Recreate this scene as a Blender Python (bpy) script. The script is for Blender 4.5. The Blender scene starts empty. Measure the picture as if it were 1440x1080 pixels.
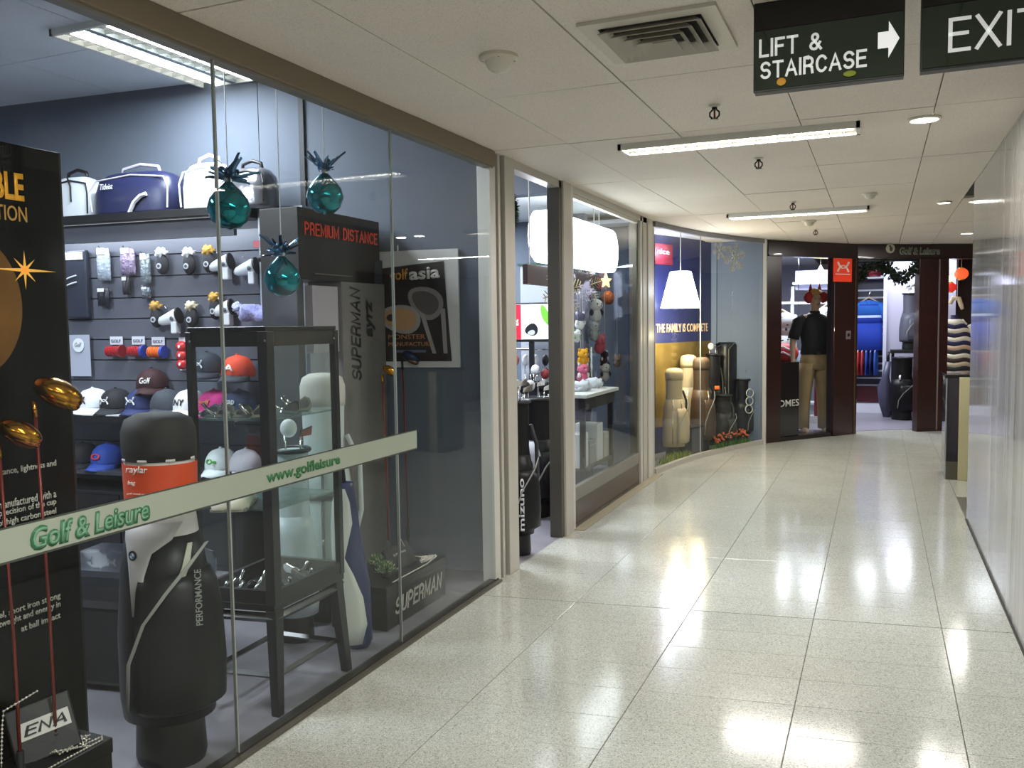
import bpy, bmesh, math, random
from mathutils import Vector, Matrix, noise
random.seed(7)
sc = bpy.context.scene
COL = sc.collection
PI = math.pi
def R(d): return math.radians(d)
# ------------------------------------------------------------ camera
F = 1200.0; CX, CY = 720.0, 540.0; CAMH = 1.5
def _cam():
    r = R(.8); dx, dy = 1236-CX, -(449-CY); c, s = math.cos(r), math.sin(r)
    x = dx*c+dy*s; y = -dx*s+dy*c
    p = math.atan(y/F); yw = math.atan(x/F*math.cos(p))
    fw = Vector((-math.sin(yw)*math.cos(p), math.cos(yw)*math.cos(p), -math.sin(p)))
    rt = Vector((math.cos(yw), math.sin(yw), 0)); up = rt.cross(fw)
    return rt*c-up*s, up*c+rt*s, fw
CR, CU, CF = _cam()
cd = bpy.data.cameras.new('camera'); cam = bpy.data.objects.new('camera', cd); COL.objects.link(cam)
m = Matrix((( CR.x, CU.x, -CF.x, 0), (CR.y, CU.y, -CF.y, 0), (CR.z, CU.z, -CF.z, CAMH), (0, 0, 0, 1)))
cam.matrix_world = m
cd.sensor_width = 36; cd.lens = F/1440*36; cd.clip_start = .02; cd.clip_end = 100
sc.camera = cam
# ------------------------------------------------------------ world, exposure
w = bpy.data.worlds.new('world'); sc.world = w; w.use_nodes = True
w.node_tree.nodes['Background'].inputs[0].default_value = (.75, .8, .85, 1)
w.node_tree.nodes['Background'].inputs[1].default_value = .12
sc.view_settings.view_transform = 'Standard'; sc.view_settings.look = 'None'
sc.view_settings.gamma = 1; sc.view_settings.use_curve_mapping = False
sc.view_settings.exposure = 0.45
sc.cycles.transparent_max_bounces = 24; sc.cycles.max_bounces = 10; sc.cycles.glossy_bounces = 6
def area(name, loc, sx, sy, power, color=(1, 1, 1), rot=(0, 0, 0), spread=180):
    l = bpy.data.lights.new(name, 'AREA'); l.shape = 'RECTANGLE'; l.size = sx; l.size_y = sy
    l.energy = power; l.color = color; l.spread = R(spread)
    o = bpy.data.objects.new(name, l); COL.objects.link(o); o.location = loc; o.rotation_euler = rot
    return o
def point(name, loc, power, color=(1, 1, 1), r=.05):
    l = bpy.data.lights.new(name, 'POINT'); l.energy = power; l.color = color; l.shadow_soft_size = r
    o = bpy.data.objects.new(name, l); COL.objects.link(o); o.location = loc
    return o
WARM = (1, .965, .91); COOL = (.84, .91, 1)
# corridor troffers (the fittings are built below); two more behind the camera
for yy, pw in ((-2.15, 30), (1.28, 34), (4.72, 34), (8.16, 34)):
    area('corridor_tube_light', (-.72 if yy > 2 else -.4, yy, 2.462), 1.14, .09, pw, WARM)
area('corridor_tube_light', (1.5, 11.0, 2.46), 1.2, .12, 30, WARM)
# unseen hall behind the camera at right: lamps added to brighten the corridor ceiling
for xx, yy in ((1.9, .6), (3.4, .6), (1.9, -1.6), (3.4, -1.6)): area('hall_fill_light', (xx, yy, 2.462), 1.2, .3, 28, (1, .97, .95))
# shop one troffers
area('shop_tube_light', (-3.83, 3.72, 3.04), .44, .9, 50, COOL)
area('shop_tube_light', (-4.6, 1.6, 3.04), .5, 1.1, 110, COOL)
area('shop_tube_light', (-4.4, 7.7, 2.56), 1.2, .3, 110, COOL)
area('shop_tube_light', (-3.6, 5.7, 3.05), .3, 1.0, 100, COOL)
# far shop
area('far_shop_tube_light', (-.5, 13.4, 2.42), 1.0, 1.0, 45, COOL)
area('far_shop_tube_light', (.6, 14.4, 2.42), .8, .5, 26, COOL)
area('far_shop_tube_light', (-1.6, 13.2, 2.42), .8, .8, 40, COOL)

# ------------------------------------------------------------ pixel -> point on a plane
def ray(x, y): return CF*F+CR*(x-CX)-CU*(y-CY)
CO = Vector((0, 0, CAMH))
def PX(x, y, X): d = ray(x, y); return CO+d*(X/d.x)
def PY(x, y, Y): d = ray(x, y); return CO+d*(Y/d.y)
def PZ(x, y, z=0): d = ray(x, y); return CO+d*((z-CAMH)/d.z)
def PP(x, y, o, n): d = ray(x, y); n = Vector(n); return CO+d*((Vector(o)-CO).dot(n)/d.dot(n))
# ------------------------------------------------------------ materials
def lin(v): v /= 255; return v/12.92 if v <= .04045 else ((v+.055)/1.055)**2.4
def C3(h):
    h = h.lstrip('#'); return tuple(lin(int(h[i:i+2], 16)) for i in (0, 2, 4))+(1,)
MATS = {}
def M(hexc, rough=.6, metal=0, emit=0, var=0, scale=30, bump=0, coat=0, spec=.5, alpha=1, sheen=0):
    key = (hexc, rough, metal, emit, var, scale, bump, coat, spec, alpha, sheen)
    if key in MATS: return MATS[key]
    mt = bpy.data.materials.new('mat_'+hexc.strip('#')); mt.use_nodes = True
    nt = mt.node_tree; b = nt.nodes['Principled BSDF']; L = nt.links.new
    b.inputs['Base Color'].default_value = C3(hexc); b.inputs['Roughness'].default_value = rough
    b.inputs['Metallic'].default_value = metal; b.inputs['Coat Weight'].default_value = coat
    b.inputs['Specular IOR Level'].default_value = spec; b.inputs['Alpha'].default_value = alpha
    b.inputs['Sheen Weight'].default_value = sheen
    if emit:
        b.inputs['Emission Color'].default_value = C3(hexc); b.inputs['Emission Strength'].default_value = emit
    if var or bump:
        tc = nt.nodes.new('ShaderNodeTexCoord'); n = nt.nodes.new('ShaderNodeTexNoise')
        n.inputs['Scale'].default_value = scale; n.inputs['Detail'].default_value = 5
        L(tc.outputs['Object'], n.inputs['Vector'])
        if var:
            mp = nt.nodes.new('ShaderNodeMapRange'); mp.inputs[1].default_value = .3; mp.inputs[2].default_value = .7
            mp.inputs[3].default_value = 1-var; mp.inputs[4].default_value = 1+var
            L(n.outputs[0], mp.inputs[0])
            vm = nt.nodes.new('ShaderNodeVectorMath'); vm.operation = 'SCALE'; vm.inputs[0].default_value = C3(hexc)[:3]
            L(mp.outputs[0], vm.inputs[3]); L(vm.outputs[0], b.inputs['Base Color'])
        if bump:
            bp = nt.nodes.new('ShaderNodeBump'); bp.inputs['Strength'].default_value = bump; bp.inputs['Distance'].default_value = .01
            L(n.outputs[0], bp.inputs['Height']); L(bp.outputs[0], b.inputs['Normal'])
    MATS[key] = mt; return mt
def glass_mat(name, tint=(1, 1, 1, 1), ior=1.5, rough=0.0, dust=0.0):
    mt = bpy.data.materials.new(name); mt.use_nodes = True; nt = mt.node_tree; nt.nodes.clear(); L = nt.links.new
    out = nt.nodes.new('ShaderNodeOutputMaterial'); mx = nt.nodes.new('ShaderNodeMixShader')
    tr = nt.nodes.new('ShaderNodeBsdfTransparent'); tr.inputs[0].default_value = tint
    gl = nt.nodes.new('ShaderNodeBsdfGlossy'); gl.inputs['Roughness'].default_value = rough
    fr = nt.nodes.new('ShaderNodeFresnel'); ge = nt.nodes.new('ShaderNodeNewGeometry')
    mp = nt.nodes.new('ShaderNodeMapRange'); mp.inputs[3].default_value = ior; mp.inputs[4].default_value = 1/ior
    L(ge.outputs['Backfacing'], mp.inputs[0]); L(mp.outputs[0], fr.inputs[0])
    L(fr.outputs[0], mx.inputs[0]); L(tr.outputs[0], mx.inputs[1]); L(gl.outputs[0], mx.inputs[2])
    last = mx
    if dust:
        df = nt.nodes.new('ShaderNodeBsdfDiffuse'); df.inputs[0].default_value = (.8, .8, .78, 1)
        m2 = nt.nodes.new('ShaderNodeMixShader'); m2.inputs[0].default_value = dust
        L(mx.outputs[0], m2.inputs[1]); L(df.outputs[0], m2.inputs[2]); last = m2
    L(last.outputs[0], out.inputs[0]); return mt
GLASS = glass_mat('shop_glass', (.96, .985, .975, 1), ior=1.26, dust=.001)
GLASS2 = glass_mat('case_glass', (.95, .98, .97, 1))
def speckle_mat(name, base, dark, light, scale, rough, amt=.5, coat=0, bump=0, big=.06):
    mt = bpy.data.materials.new(name); mt.use_nodes = True; nt = mt.node_tree; L = nt.links.new
    b = nt.nodes['Principled BSDF']; tc = nt.nodes.new('ShaderNodeTexCoord')
    geo = nt.nodes.new('ShaderNodeNewGeometry')
    v = nt.nodes.new('ShaderNodeTexVoronoi'); v.inputs['Scale'].default_value = scale
    L(geo.outputs['Position'], v.inputs['Vector'])
    cr = nt.nodes.new('ShaderNodeValToRGB'); e = cr.color_ramp.elements
    e[0].position = 0; e[0].color = C3(dark); e[1].position = 1; e[1].color = C3(light)
    a = cr.color_ramp.elements.new(.25); a.color = C3(base); a = cr.color_ramp.elements.new(.75); a.color = C3(base)
    sp = nt.nodes.new('ShaderNodeSeparateColor'); L(v.outputs['Color'], sp.inputs[0]); L(sp.outputs[0], cr.inputs[0])
    n = nt.nodes.new('ShaderNodeTexNoise'); n.inputs['Scale'].default_value = 1.7; n.inputs['Detail'].default_value = 6
    L(geo.outputs['Position'], n.inputs['Vector'])
    mp = nt.nodes.new('ShaderNodeMapRange'); mp.inputs[1].default_value = .3; mp.inputs[2].default_value = .7
    mp.inputs[3].default_value = 1-big; mp.inputs[4].default_value = 1+big; L(n.outputs[0], mp.inputs[0])
    vm = nt.nodes.new('ShaderNodeVectorMath'); vm.operation = 'SCALE'
    L(cr.outputs[0], vm.inputs[0]); L(mp.outputs[0], vm.inputs[3]); L(vm.outputs[0], b.inputs['Base Color'])
    oi = nt.nodes.new('ShaderNodeObjectInfo')
    m2 = nt.nodes.new('ShaderNodeMapRange'); m2.inputs[3].default_value = rough*.85; m2.inputs[4].default_value = rough*1.15
    L(oi.outputs['Random'], m2.inputs[0]); L(m2.outputs[0], b.inputs['Roughness'])
    b.inputs['Coat Weight'].default_value = coat; b.inputs['Coat Roughness'].default_value = .06
    if bump:
        bp = nt.nodes.new('ShaderNodeBump'); bp.inputs['Strength'].default_value = bump; bp.inputs['Distance'].default_value = .002
        L(v.outputs['Distance'], bp.inputs['Height']); L(bp.outputs[0], b.inputs['Normal'])
    return mt
TERR = speckle_mat('terrazzo', '#b0b1a8', '#84847a', '#cbccc3', 260, .13, bump=0)
CEILM = speckle_mat('ceiling_board', '#dad1c6', '#c4bbb0', '#e2dacf', 300, .85, big=.04)
CEILS = speckle_mat('shop_ceiling_board', '#ced3da', '#bfc4cb', '#d6dbe2', 300, .85)
ALU = M('#bdb8ae', .38, .2, bump=.02, scale=8); ALUD = M('#5f5b52', .4, .4); ALUL = M('#cfccc4', .35, .25)
BROWNF = M('#7d725f', .5, .2); BLACK = M('#0d0d0f', .45); BLACKG = M('#08080a', .12, coat=.5)
CHROME = M('#d8d8d8', .12, 1); GOLD = M('#c98b2e', .18, 1); WHITE = M('#e2e4e6', .5); RUB = M('#161616', .7)
# ------------------------------------------------------------ mesh helper
class MB:
    def __init__(s): s.v = []; s.f = []
    def add(s, vs, fs):
        n = len(s.v); s.v += [tuple(v) for v in vs]; s.f += [tuple(i+n for i in f) for f in fs]; return s
    def box(s, a, b, M4=None):
        x0, y0, z0 = a; x1, y1, z1 = b
        if x0 > x1: x0, x1 = x1, x0
        if y0 > y1: y0, y1 = y1, y0
        if z0 > z1: z0, z1 = z1, z0
        vs = [(x0,y0,z0),(x1,y0,z0),(x1,y1,z0),(x0,y1,z0),(x0,y0,z1),(x1,y0,z1),(x1,y1,z1),(x0,y1,z1)]
        if M4: vs = [M4 @ Vector(v) for v in vs]
        return s.add(vs, [(0,3,2,1),(4,5,6,7),(0,1,5,4),(1,2,6,5),(2,3,7,6),(3,0,4,7)])
    def hexa(s, bot, top):
        return s.add(list(bot)+list(top), [(3,2,1,0),(4,5,6,7),(0,1,5,4),(1,2,6,5),(2,3,7,6),(3,0,4,7)])
    def prism(s, poly, z0, z1, M4=None):
        n = len(poly); vs = [(x, y, z0) for x, y in poly]+[(x, y, z1) for x, y in poly]
        if M4: vs = [M4 @ Vector(v) for v in vs]
        return s.add(vs, [tuple(reversed(range(n))), tuple(range(n, 2*n))]+[(i, (i+1) % n, (i+1) % n+n, i+n) for i in range(n)])
    def loft(s, rings, cap=True):
        n = len(rings[0]); vs = [p for r in rings for p in r]; fs = []
        for k in range(len(rings)-1):
            for i in range(n): j = (i+1) % n; fs.append((k*n+i, k*n+j, (k+1)*n+j, (k+1)*n+i))
        if cap: fs += [tuple(reversed(range(n))), tuple(range((len(rings)-1)*n, len(rings)*n))]
        return s.add(vs, fs)
    def lathe(s, prof, seg=20, sx=1, sy=1, M4=None, cap=True, arc=None):
        rings = []
        for r, z in prof:
            r = max(r, 1e-4)
            ring = [Vector((r*sx*math.cos(2*PI*i/seg), r*sy*math.sin(2*PI*i/seg), z)) for i in range(seg)]
            rings.append([M4 @ p for p in ring] if M4 else ring)
        return s.loft(rings, cap)
    def tube(s, pts, r, seg=6, r2=None):
        pts = [Vector(p) for p in pts]; rings = []; n = len(pts); prev = None
        for i, p in enumerate(pts):
            d = (pts[min(i+1, n-1)]-pts[max(i-1, 0)])
            if d.length < 1e-9: d = Vector((0, 0, 1))
            d.normalize()
            a = prev if prev else (Vector((0, 0, 1)) if abs(d.z) < .9 else Vector((1, 0, 0)))
            u = (a-d*a.dot(d)); u = u.normalized() if u.length > 1e-6 else d.orthogonal().normalized(); prev = u; vv = d.cross(u)
            rr = r if r2 is None else r+(r2-r)*i/(n-1)
            if isinstance(r, (list, tuple)): rr = r[i]
            rings.append([p+u*(rr*math.cos(2*PI*k/seg))+vv*(rr*math.sin(2*PI*k/seg)) for k in range(seg)])
        return s.loft(rings)
    def ell(s, c, rx, ry, rz, seg=14, ring=9, M4=None, nz=0, z0=-1, z1=1):
        rings = []
        for k in range(ring+1):
            t = math.asin(max(-1, min(1, z0))) + (math.asin(max(-1, min(1, z1)))-math.asin(max(-1, min(1, z0))))*k/ring
            rr = max(math.cos(t), 1e-3); q = []
            for i in range(seg):
                a = 2*PI*i/seg; p = Vector((rx*rr*math.cos(a), ry*rr*math.sin(a), rz*math.sin(t)))
                if nz: p *= 1+nz*(noise.noise(p*(9/max(rx, .03))*.3+Vector(c)*7))
                p += Vector(c); q.append(M4 @ p if M4 else p)
            rings.append(q)
        return s.loft(rings)
    def quad(s, a, b, c, d): return s.add([a, b, c, d], [(0, 1, 2, 3)])
    def torus(s, c, R1, r, seg=24, k=8, axis='z'):
        vs = []; fs = []
        for i in range(seg):
            a = 2*PI*i/seg
            for j in range(k):
                b = 2*PI*j/k; x, y, z = (R1+r*math.cos(b))*math.cos(a), (R1+r*math.cos(b))*math.sin(a), r*math.sin(b)
                if axis == 'y': y, z = -z, y
                if axis == 'x': x, z = z, x
                vs.append((c[0]+x, c[1]+y, c[2]+z))
        for i in range(seg):
            for j in range(k):
                i2, j2 = (i+1) % seg, (j+1) % k; fs.append((i*k+j, i2*k+j, i2*k+j2, i*k+j2))
        return s.add(vs, fs)
    def build(s, name, mat, parent=None, smooth=False, bevel=0, sub=0, stuff=False, label=None):
        me = bpy.data.meshes.new(name); me.from_pydata(s.v, [], s.f); me.materials.append(mat)
        bm = bmesh.new(); bm.from_mesh(me); bmesh.ops.recalc_face_normals(bm, faces=bm.faces); bm.to_mesh(me); bm.free()
        if smooth: me.polygons.foreach_set('use_smooth', [True]*len(me.polygons))
        o = bpy.data.objects.new(name, me); COL.objects.link(o)
        if parent: o.parent = parent
        if smooth == 'auto': 
            md = o.modifiers.new('e', 'EDGE_SPLIT'); md.split_angle = R(40)
        if bevel: b = o.modifiers.new('b', 'BEVEL'); b.width = bevel; b.segments = 2; b.limit_method = 'ANGLE'
        if sub: b = o.modifiers.new('s', 'SUBSURF'); b.levels = sub; b.render_levels = sub
        if stuff: o['kind'] = 'stuff'
        if label: o['label'] = label
        return o
def bx(name, a, b, mat, parent=None, bevel=0, **k): return MB().box(a, b).build(name, mat, parent, bevel=bevel, **k)
def tag(o, label, cat, group=None):
    o['label'] = label; o['category'] = cat
    if group: o['group'] = group
    return o
def thing(name, label, cat, loc=(0, 0, 0), rz=0, group=None, rot=None):
    o = bpy.data.objects.new(name, None); o.empty_display_size = .05; COL.objects.link(o); o.location = loc
    o.rotation_euler = rot if rot else (0, 0, R(rz)); return tag(o, label, cat, group)
def struct(o): o['kind'] = 'structure'; return o
def setting(name, loc=(0, 0, 0), rz=0):
    o = bpy.data.objects.new(name, None); COL.objects.link(o); o.location = loc; o.rotation_euler = (0, 0, R(rz)); return struct(o)
def text(name, s, mat, parent, o, u, v, w, h, bold=0, depth=.002, label=None, shear=0, sp=1):
    cu = bpy.data.curves.new(name, 'FONT'); cu.body = s; cu.size = 1; cu.offset = bold; cu.extrude = 0; cu.shear = shear
    cu.space_character = sp; cu.resolution_u = 3
    t = bpy.data.objects.new('t', cu); COL.objects.link(t)
    dg = bpy.context.evaluated_depsgraph_get(); me = bpy.data.meshes.new_from_object(t.evaluated_get(dg))
    bpy.data.objects.remove(t)
    xs = [q.co.x for q in me.vertices]; ys = [q.co.y for q in me.vertices]
    x0, x1, y0, y1 = min(xs), max(xs), min(ys), max(ys)
    o = Vector(o); u = Vector(u).normalized(); v = Vector(v).normalized(); n = u.cross(v)
    for q in me.vertices:
        q.co = o+u*((q.co.x-x0)/(x1-x0)*w)+v*((q.co.y-y0)/(y1-y0)*h)+n*depth
    me.materials.clear(); me.materials.append(mat); me.name = name
    ob = bpy.data.objects.new(name, me); COL.objects.link(ob); ob.parent = parent
    sm = ob.modifiers.new('s', 'SOLIDIFY'); sm.thickness = min(depth, .004)
    if label: ob['label'] = label
    return ob
def _arc(cx_, cy_, rx_, ry_, a0, a1, n=10): return [(cx_+rx_*math.cos(R(a0+(a1-a0)*i/n)), cy_+ry_*math.sin(R(a0+(a1-a0)*i/n))) for i in range(n+1)]
GLY = {  # stroke letters on a 1-high grid: width, strokes
 'L': (.5, [[(0, 1), (0, 0), (.5, 0)]]), 'I': (.0, [[(0, 0), (0, 1)]]), 'F': (.5, [[(0, 0), (0, 1), (.5, 1)], [(0, .53), (.42, .53)]]),
 'T': (.6, [[(0, 1), (.6, 1)], [(.3, 1), (.3, 0)]]), 'E': (.5, [[(.52, 1), (0, 1), (0, 0), (.52, 0)], [(0, .53), (.46, .53)]]),
 'X': (.6, [[(0, 0), (.6, 1)], [(.6, 0), (0, 1)]]), 'A': (.66, [[(0, 0), (.33, 1), (.66, 0)], [(.12, .33), (.54, .33)]]),
 'N': (.58, [[(0, 0), (0, 1), (.58, 0), (.58, 1)]]), 'M': (.7, [[(0, 0), (0, 1), (.35, .15), (.7, 1), (.7, 0)]]),
 'U': (.56, [[(0, 1), (0, .28)]+_arc(.28, .28, .28, .28, 180, 360)+[(.56, 1)]]),
 'C': (.6, [_arc(.32, .5, .32, .5, 40, 320, 18)]), 'D': (.58, [[(0, 0), (0, 1), (.25, 1)]+_arc(.25, .5, .33, .5, 90, -90)+[(0, 0)]]),
 'P': (.54, [[(0, 0), (0, 1), (.3, 1)]+_arc(.3, .73, .24, .27, 90, -90)+[(0, .46)]]),
 'R': (.56, [[(0, 0), (0, 1), (.3, 1)]+_arc(.3, .73, .24, .27, 90, -90)+[(0, .46)], [(.32, .46), (.5, .35), (.54, 0)]]),
 'S': (.56, [_arc(.28, .74, .27, .26, 25, 250, 12)+_arc(.28, .26, .28, .26, 80, -155, 12)]),
 '&': (.66, [[(.66, 0), (.16, .66)]+_arc(.3, .8, .18, .2, 200, -20, 8)+[(.36, .56), (.1, .4)]+_arc(.26, .22, .24, .22, 140, 300, 8)+[(.6, .42)]]), ' ': (.3, [])}
def btext(name, s_, mat, parent, o, u, v, w, h, depth=.002, th=.17, shear=0, gap=.2):
    polys = []; x = 0
    for ch in s_:
        gw, st = GLY[ch]
        for p in st: polys.append([Vector((x+q[0]+shear*q[1], q[1])) for q in p])
        x += gw+gap+th*.5
    t = th/2; vs = []; fs = []
    for p in polys:
        L_, R_ = [], []
        for i, q in enumerate(p):
            d0 = (q-p[i-1]).normalized() if i else None; d1 = (p[i+1]-q).normalized() if i < len(p)-1 else None
            d0 = d0 or d1; d1 = d1 or d0; m_ = (d0+d1); m_ = m_.normalized() if m_.length > .2 else d1
            n_ = Vector((-m_.y, m_.x)); k = min(1/max(.45, n_.dot(Vector((-d1.y, d1.x)))), 1.8)*t
            q2 = q-(d1*t if i == 0 else Vector((0, 0)))+(d0*t if i == len(p)-1 else Vector((0, 0)))
            L_.append(q2+n_*k); R_.append(q2-n_*k)
        b0 = len(vs)
        for a, c in zip(L_, R_): vs += [a, c]
        for i in range(len(p)-1): fs.append((b0+2*i+1, b0+2*i+3, b0+2*i+2, b0+2*i))
    xs = [q.x for q in vs]; ys = [q.y for q in vs]; x0, x1, y0, y1 = min(xs), max(xs), min(ys), max(ys)
    o = Vector(o); u = Vector(u).normalized(); v = Vector(v).normalized(); n_ = u.cross(v)
    me = bpy.data.meshes.new(name); me.from_pydata([o+u*((q.x-x0)/(x1-x0)*w)+v*((q.y-y0)/(y1-y0)*h)+n_*depth for q in vs], [], fs); me.materials.append(mat)
    ob = bpy.data.objects.new(name, me); COL.objects.link(ob); ob.parent = parent
    sm = ob.modifiers.new('s', 'SOLIDIFY'); sm.thickness = min(depth, .003); return ob
def copy_tree(o, parent=None):
    c = o.copy(); COL.objects.link(c)
    if parent: c.parent = parent
    for ch in list(o.children): copy_tree(ch, c)
    return c
def dup(o, loc, rz=None, label=None, rot=None):
    c = copy_tree(o); c.location = loc
    if rz is not None: c.rotation_euler = (0, 0, R(rz))
    if rot: c.rotation_euler = rot
    if label: c['label'] = label
    return c

FX = -2.04     # shopfront plane
# ============================================================ SETTING: floor
fl = setting('floor'); 
def slab(name, poly, z0, z1, mat, parent): return MB().prism(poly, z0, z1).build(name, mat, parent)
slab('screed', [(-2.0, -4), (4.5, -4), (4.5, 19), (-1.1, 19), (-1.27, 10.8), (-2.0, 8.3)], -.05, -.0035, M('#5a564b', .6), fl)
SK = .146
tcols = [(-2.04, -1.482), (-1.48, -.881), (-.879, -.281), (-.279, .301), (.303, .62)]
tm = {}
cnt = 0
def tile_mesh(xa, xb, dy):
    k = (round(xa, 3), round(dy, 3))
    if k in tm: return tm[k]
    b = MB(); g = .0016; bev = .0012; W = xb-xa
    def P(x, y, z): return (x, y+SK*x, z)
    bot = [P(0, 0, -.02), P(W, 0, -.02), P(W, dy-g, -.02), P(0, dy-g, -.02)]
    mid = [P(0, 0, -bev), P(W, 0, -bev), P(W, dy-g, -bev), P(0, dy-g, -bev)]
    top = [P(bev, bev, 0), P(W-bev, bev, 0), P(W-bev, dy-g-bev, 0), P(bev, dy-g-bev, 0)]
    b.add(bot+mid+top, [(0,1,5,4),(1,2,6,5),(2,3,7,6),(3,0,4,7),(4,5,9,8),(5,6,10,9),(6,7,11,10),(7,4,8,11),(8,9,10,11)])
    me = bpy.data.meshes.new('tile'); me.from_pydata(b.v, [], b.f); me.materials.append(TERR); tm[k] = me; return me
DY = .262
def put_tile(xa, xb, y, dy=DY):
    me = tile_mesh(xa, xb, dy); o = bpy.data.objects.new('tile', me); COL.objects.link(o); o.parent = fl
    o.location = (xa, y+SK*(xa+1.956), 0)
j0 = 4.208
for r in range(-8, 24):
    for ci, (xa, xb) in enumerate(tcols):
        y = j0+r*DY+(.006 if r >= 0 else 0)
        put_tile(xa, xb-.001, y)
# farther tiles: twice as long, the small joints no longer show there; and the bay right of the wall line
for r in range(11):
    for xa, xb in tcols+[(.623, 1.22), (1.222, 1.82)]:
        put_tile(xa, xb-.001, j0+.006+24*DY+r*DY*2, DY*2)
for r in range(3, 24):
    if r > 12: put_tile(.623, 1.22, j0+.006+r*DY)
b = MB()
b.prism([(-2.04, -4), (4.5, -4), (4.5, 2.75), (-2.04, 1.8)], -.02, 0)
b.prism([(1.9, 7), (4.5, 7), (4.5, 19), (1.9, 19)], -.02, 0)
b.build('floor_rest', TERR, fl)
# shop floors
sf = struct(MB().prism([(-7, -1), (-2.0, -1), (-2.0, 8.3), (-1.27, 10.8), (-3.5, 10.8), (-3.5, 9), (-7, 9)], -.04, -.001).build('floor', M('#6d6a70', .5, var=.12, scale=6)))
ff = struct(MB().prism([(-1.27, 10.8), (-.27, 12.3), (.9, 13.05), (3.2, 13.4), (3.2, 16.4), (-4, 16.4), (-4, 11)], .0, .006).build('floor', M('#8b8794', .3, var=.06, scale=5)))
# threshold strips
MB().box((FX-.03, 1.1, 0), (FX+.035, 4.48, .012)).build('threshold', ALUD, fl)

# ============================================================ ceiling
ce = setting('ceiling')
slab('soffit_slab', [(-2.0, -4), (4.5, -4), (4.5, 20), (-1.0, 20), (-1.0, 12), (-1.27, 10.8), (-2.0, 8.3)], 2.50, 2.56, M('#3c3a36', .8), ce)
cx = [-2.04, -1.575, -.978, -.374, .225, .62]
cy = [-4, -2.9, -1.7, -.5, .7, 2.1, 3.45, 4.48, 5.83, 6.88, 7.98, 8.98, 9.9, 10.9, 12.0, 13.1]
for j in range(len(cy)-1):
    cxx = cx+([1.22, 1.82] if cy[j] > 7 else [])
    off = 0
    for i in range(len(cxx)-1):
        xa, xb = cxx[i]+.0025, cxx[i+1]-.0025; ya, yb = cy[j]+.003, cy[j+1]-.003
        if cy[j] > 8 and xa < -1.8: xa = -1.97
        t = random.uniform(-.0012, .0012); q = [random.uniform(-.001, .001) for _ in range(4)]
        zz = [2.48+t+v for v in q]
        MB().hexa([(xa, ya, zz[0]), (xb, ya, zz[1]), (xb, yb, zz[2]), (xa, yb, zz[3])], [(xa, ya, 2.5), (xb, ya, 2.5), (xb, yb, 2.5), (xa, yb, 2.5)]).build('ceiling_tile', CEILM, ce)
slab('ceiling_rest', [(.62, -4), (4.5, -4), (4.5, 7), (.62, 7)], 2.48, 2.5, CEILM, ce)
slab('ceiling_rest', [(1.82, 7), (4.5, 7), (4.5, 16), (1.82, 16)], 2.48, 2.5, CEILM, ce)
# shop ceiling: tiles over the window bay, dark bulkhead, lower ceiling behind
cs = setting('ceiling')
for i in range(5):
    for j in range(5):
        xa = -6.55+i*.9; ya = .1+j*1.18; yb = ya+1.18
        MB().box((xa+.003, ya+.003, 3.1), (min(xa+.9, FX)-.003, yb-.003, 3.12)).build('ceiling_tile', CEILS, cs)
bx('upper_slab', (-7, -1, 3.12), (FX, 9, 3.2), M('#33353a', .9), cs)
bx('bulkhead', (-7, 6.8, 2.6), (FX-.1, 6.95, 3.1), M('#3a3f48', .7), cs)
bx('lower_ceiling', (-7, 6.95, 2.6), (FX-.06, 9, 2.64), M('#c8ccd0', .8), cs)
bx('front_bulkhead', (FX-.05, -1, 2.49), (FX+.02, 8.3, 3.12), M('#3a3f48', .7), cs)
# ============================================================ shop walls
WM = M('#5c6370', .75, var=.05, scale=3)
W0 = Vector((-2.1, 4.62, 0)); WR = Vector((math.cos(R(5.4)), math.sin(R(5.4)), 0)); WN = Vector((WR.y, -WR.x, 0))
wb = setting('wall_back', W0, 5.4)
bx('wall_panel', (-5.2, 0, 0), (-1.57, .12, 3.1), WM, wb); bx('wall_panel', (-1.565, 0, 0), (-1.25, .12, 3.1), WM, wb)
bx('wall_panel', (-1.235, .006, 0), (.02, .12, 3.1), WM, wb)
bx('joint_strip', (-1.27, -.012, 1.4), (-1.235, .01, 3.1), M('#20232a', .6), wb)
struct(bx('wall_left', (-6.6, -1, 0), (-6.5, 9, 3.1), M('#747b86', .8, var=.05)))
struct(bx('wall_far', (-7, 8.6, 0), (FX-.2, 8.72, 3.1), M('#505966', .8, var=.04)))
struct(bx('wall_near', (-7, -1.1, 0), (FX, -1, 3.1), M('#747b86', .8)))
def onW(x, y, d=0): return PP(x, y, W0+WN*d, WN)
def WL(x, y, d=0):            # wall-local u, z of the pixel on the plane d in front
    p = onW(x, y, d)-W0; return p.dot(WR), p.z
# ============================================================ facade bay: window_1
w1 = setting('window_1')
MB().box((FX-.06, -1, 2.395), (FX+.03, 4.48, 2.479)).build('top_rail', BROWNF, w1, bevel=.004)
MB().box((FX-.03, -1, 2.385), (FX+.015, 4.48, 2.397)).build('glazing_bead', M('#8d8a80', .4, .5), w1)
MB().box((FX-.03, -1, 0), (FX+.012, 4.48, .02)).build('bottom_rail', M('#4b4842', .4, .6), w1)
js = [-1, 0.03, 1.15, 2.27, 3.386, 4.48]
for a, b2 in zip(js[:-1], js[1:]):
    MB().box((FX-.005, a+.003, .018), (FX+.005, b2-.003, 2.39)).build('pane', GLASS, w1)
for a in js[1:-1]:
    MB().box((FX-.006, a-.003, .02), (FX+.0065, a+.003, 2.39)).build('joint_seal', M('#8d918c', .35), w1)
bandm = M('#9aa393', .55)
bd = MB().box((FX+.0062, -.9, .915), (FX+.0075, 3.56, .998)).build('frosted_band', bandm, w1)
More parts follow.
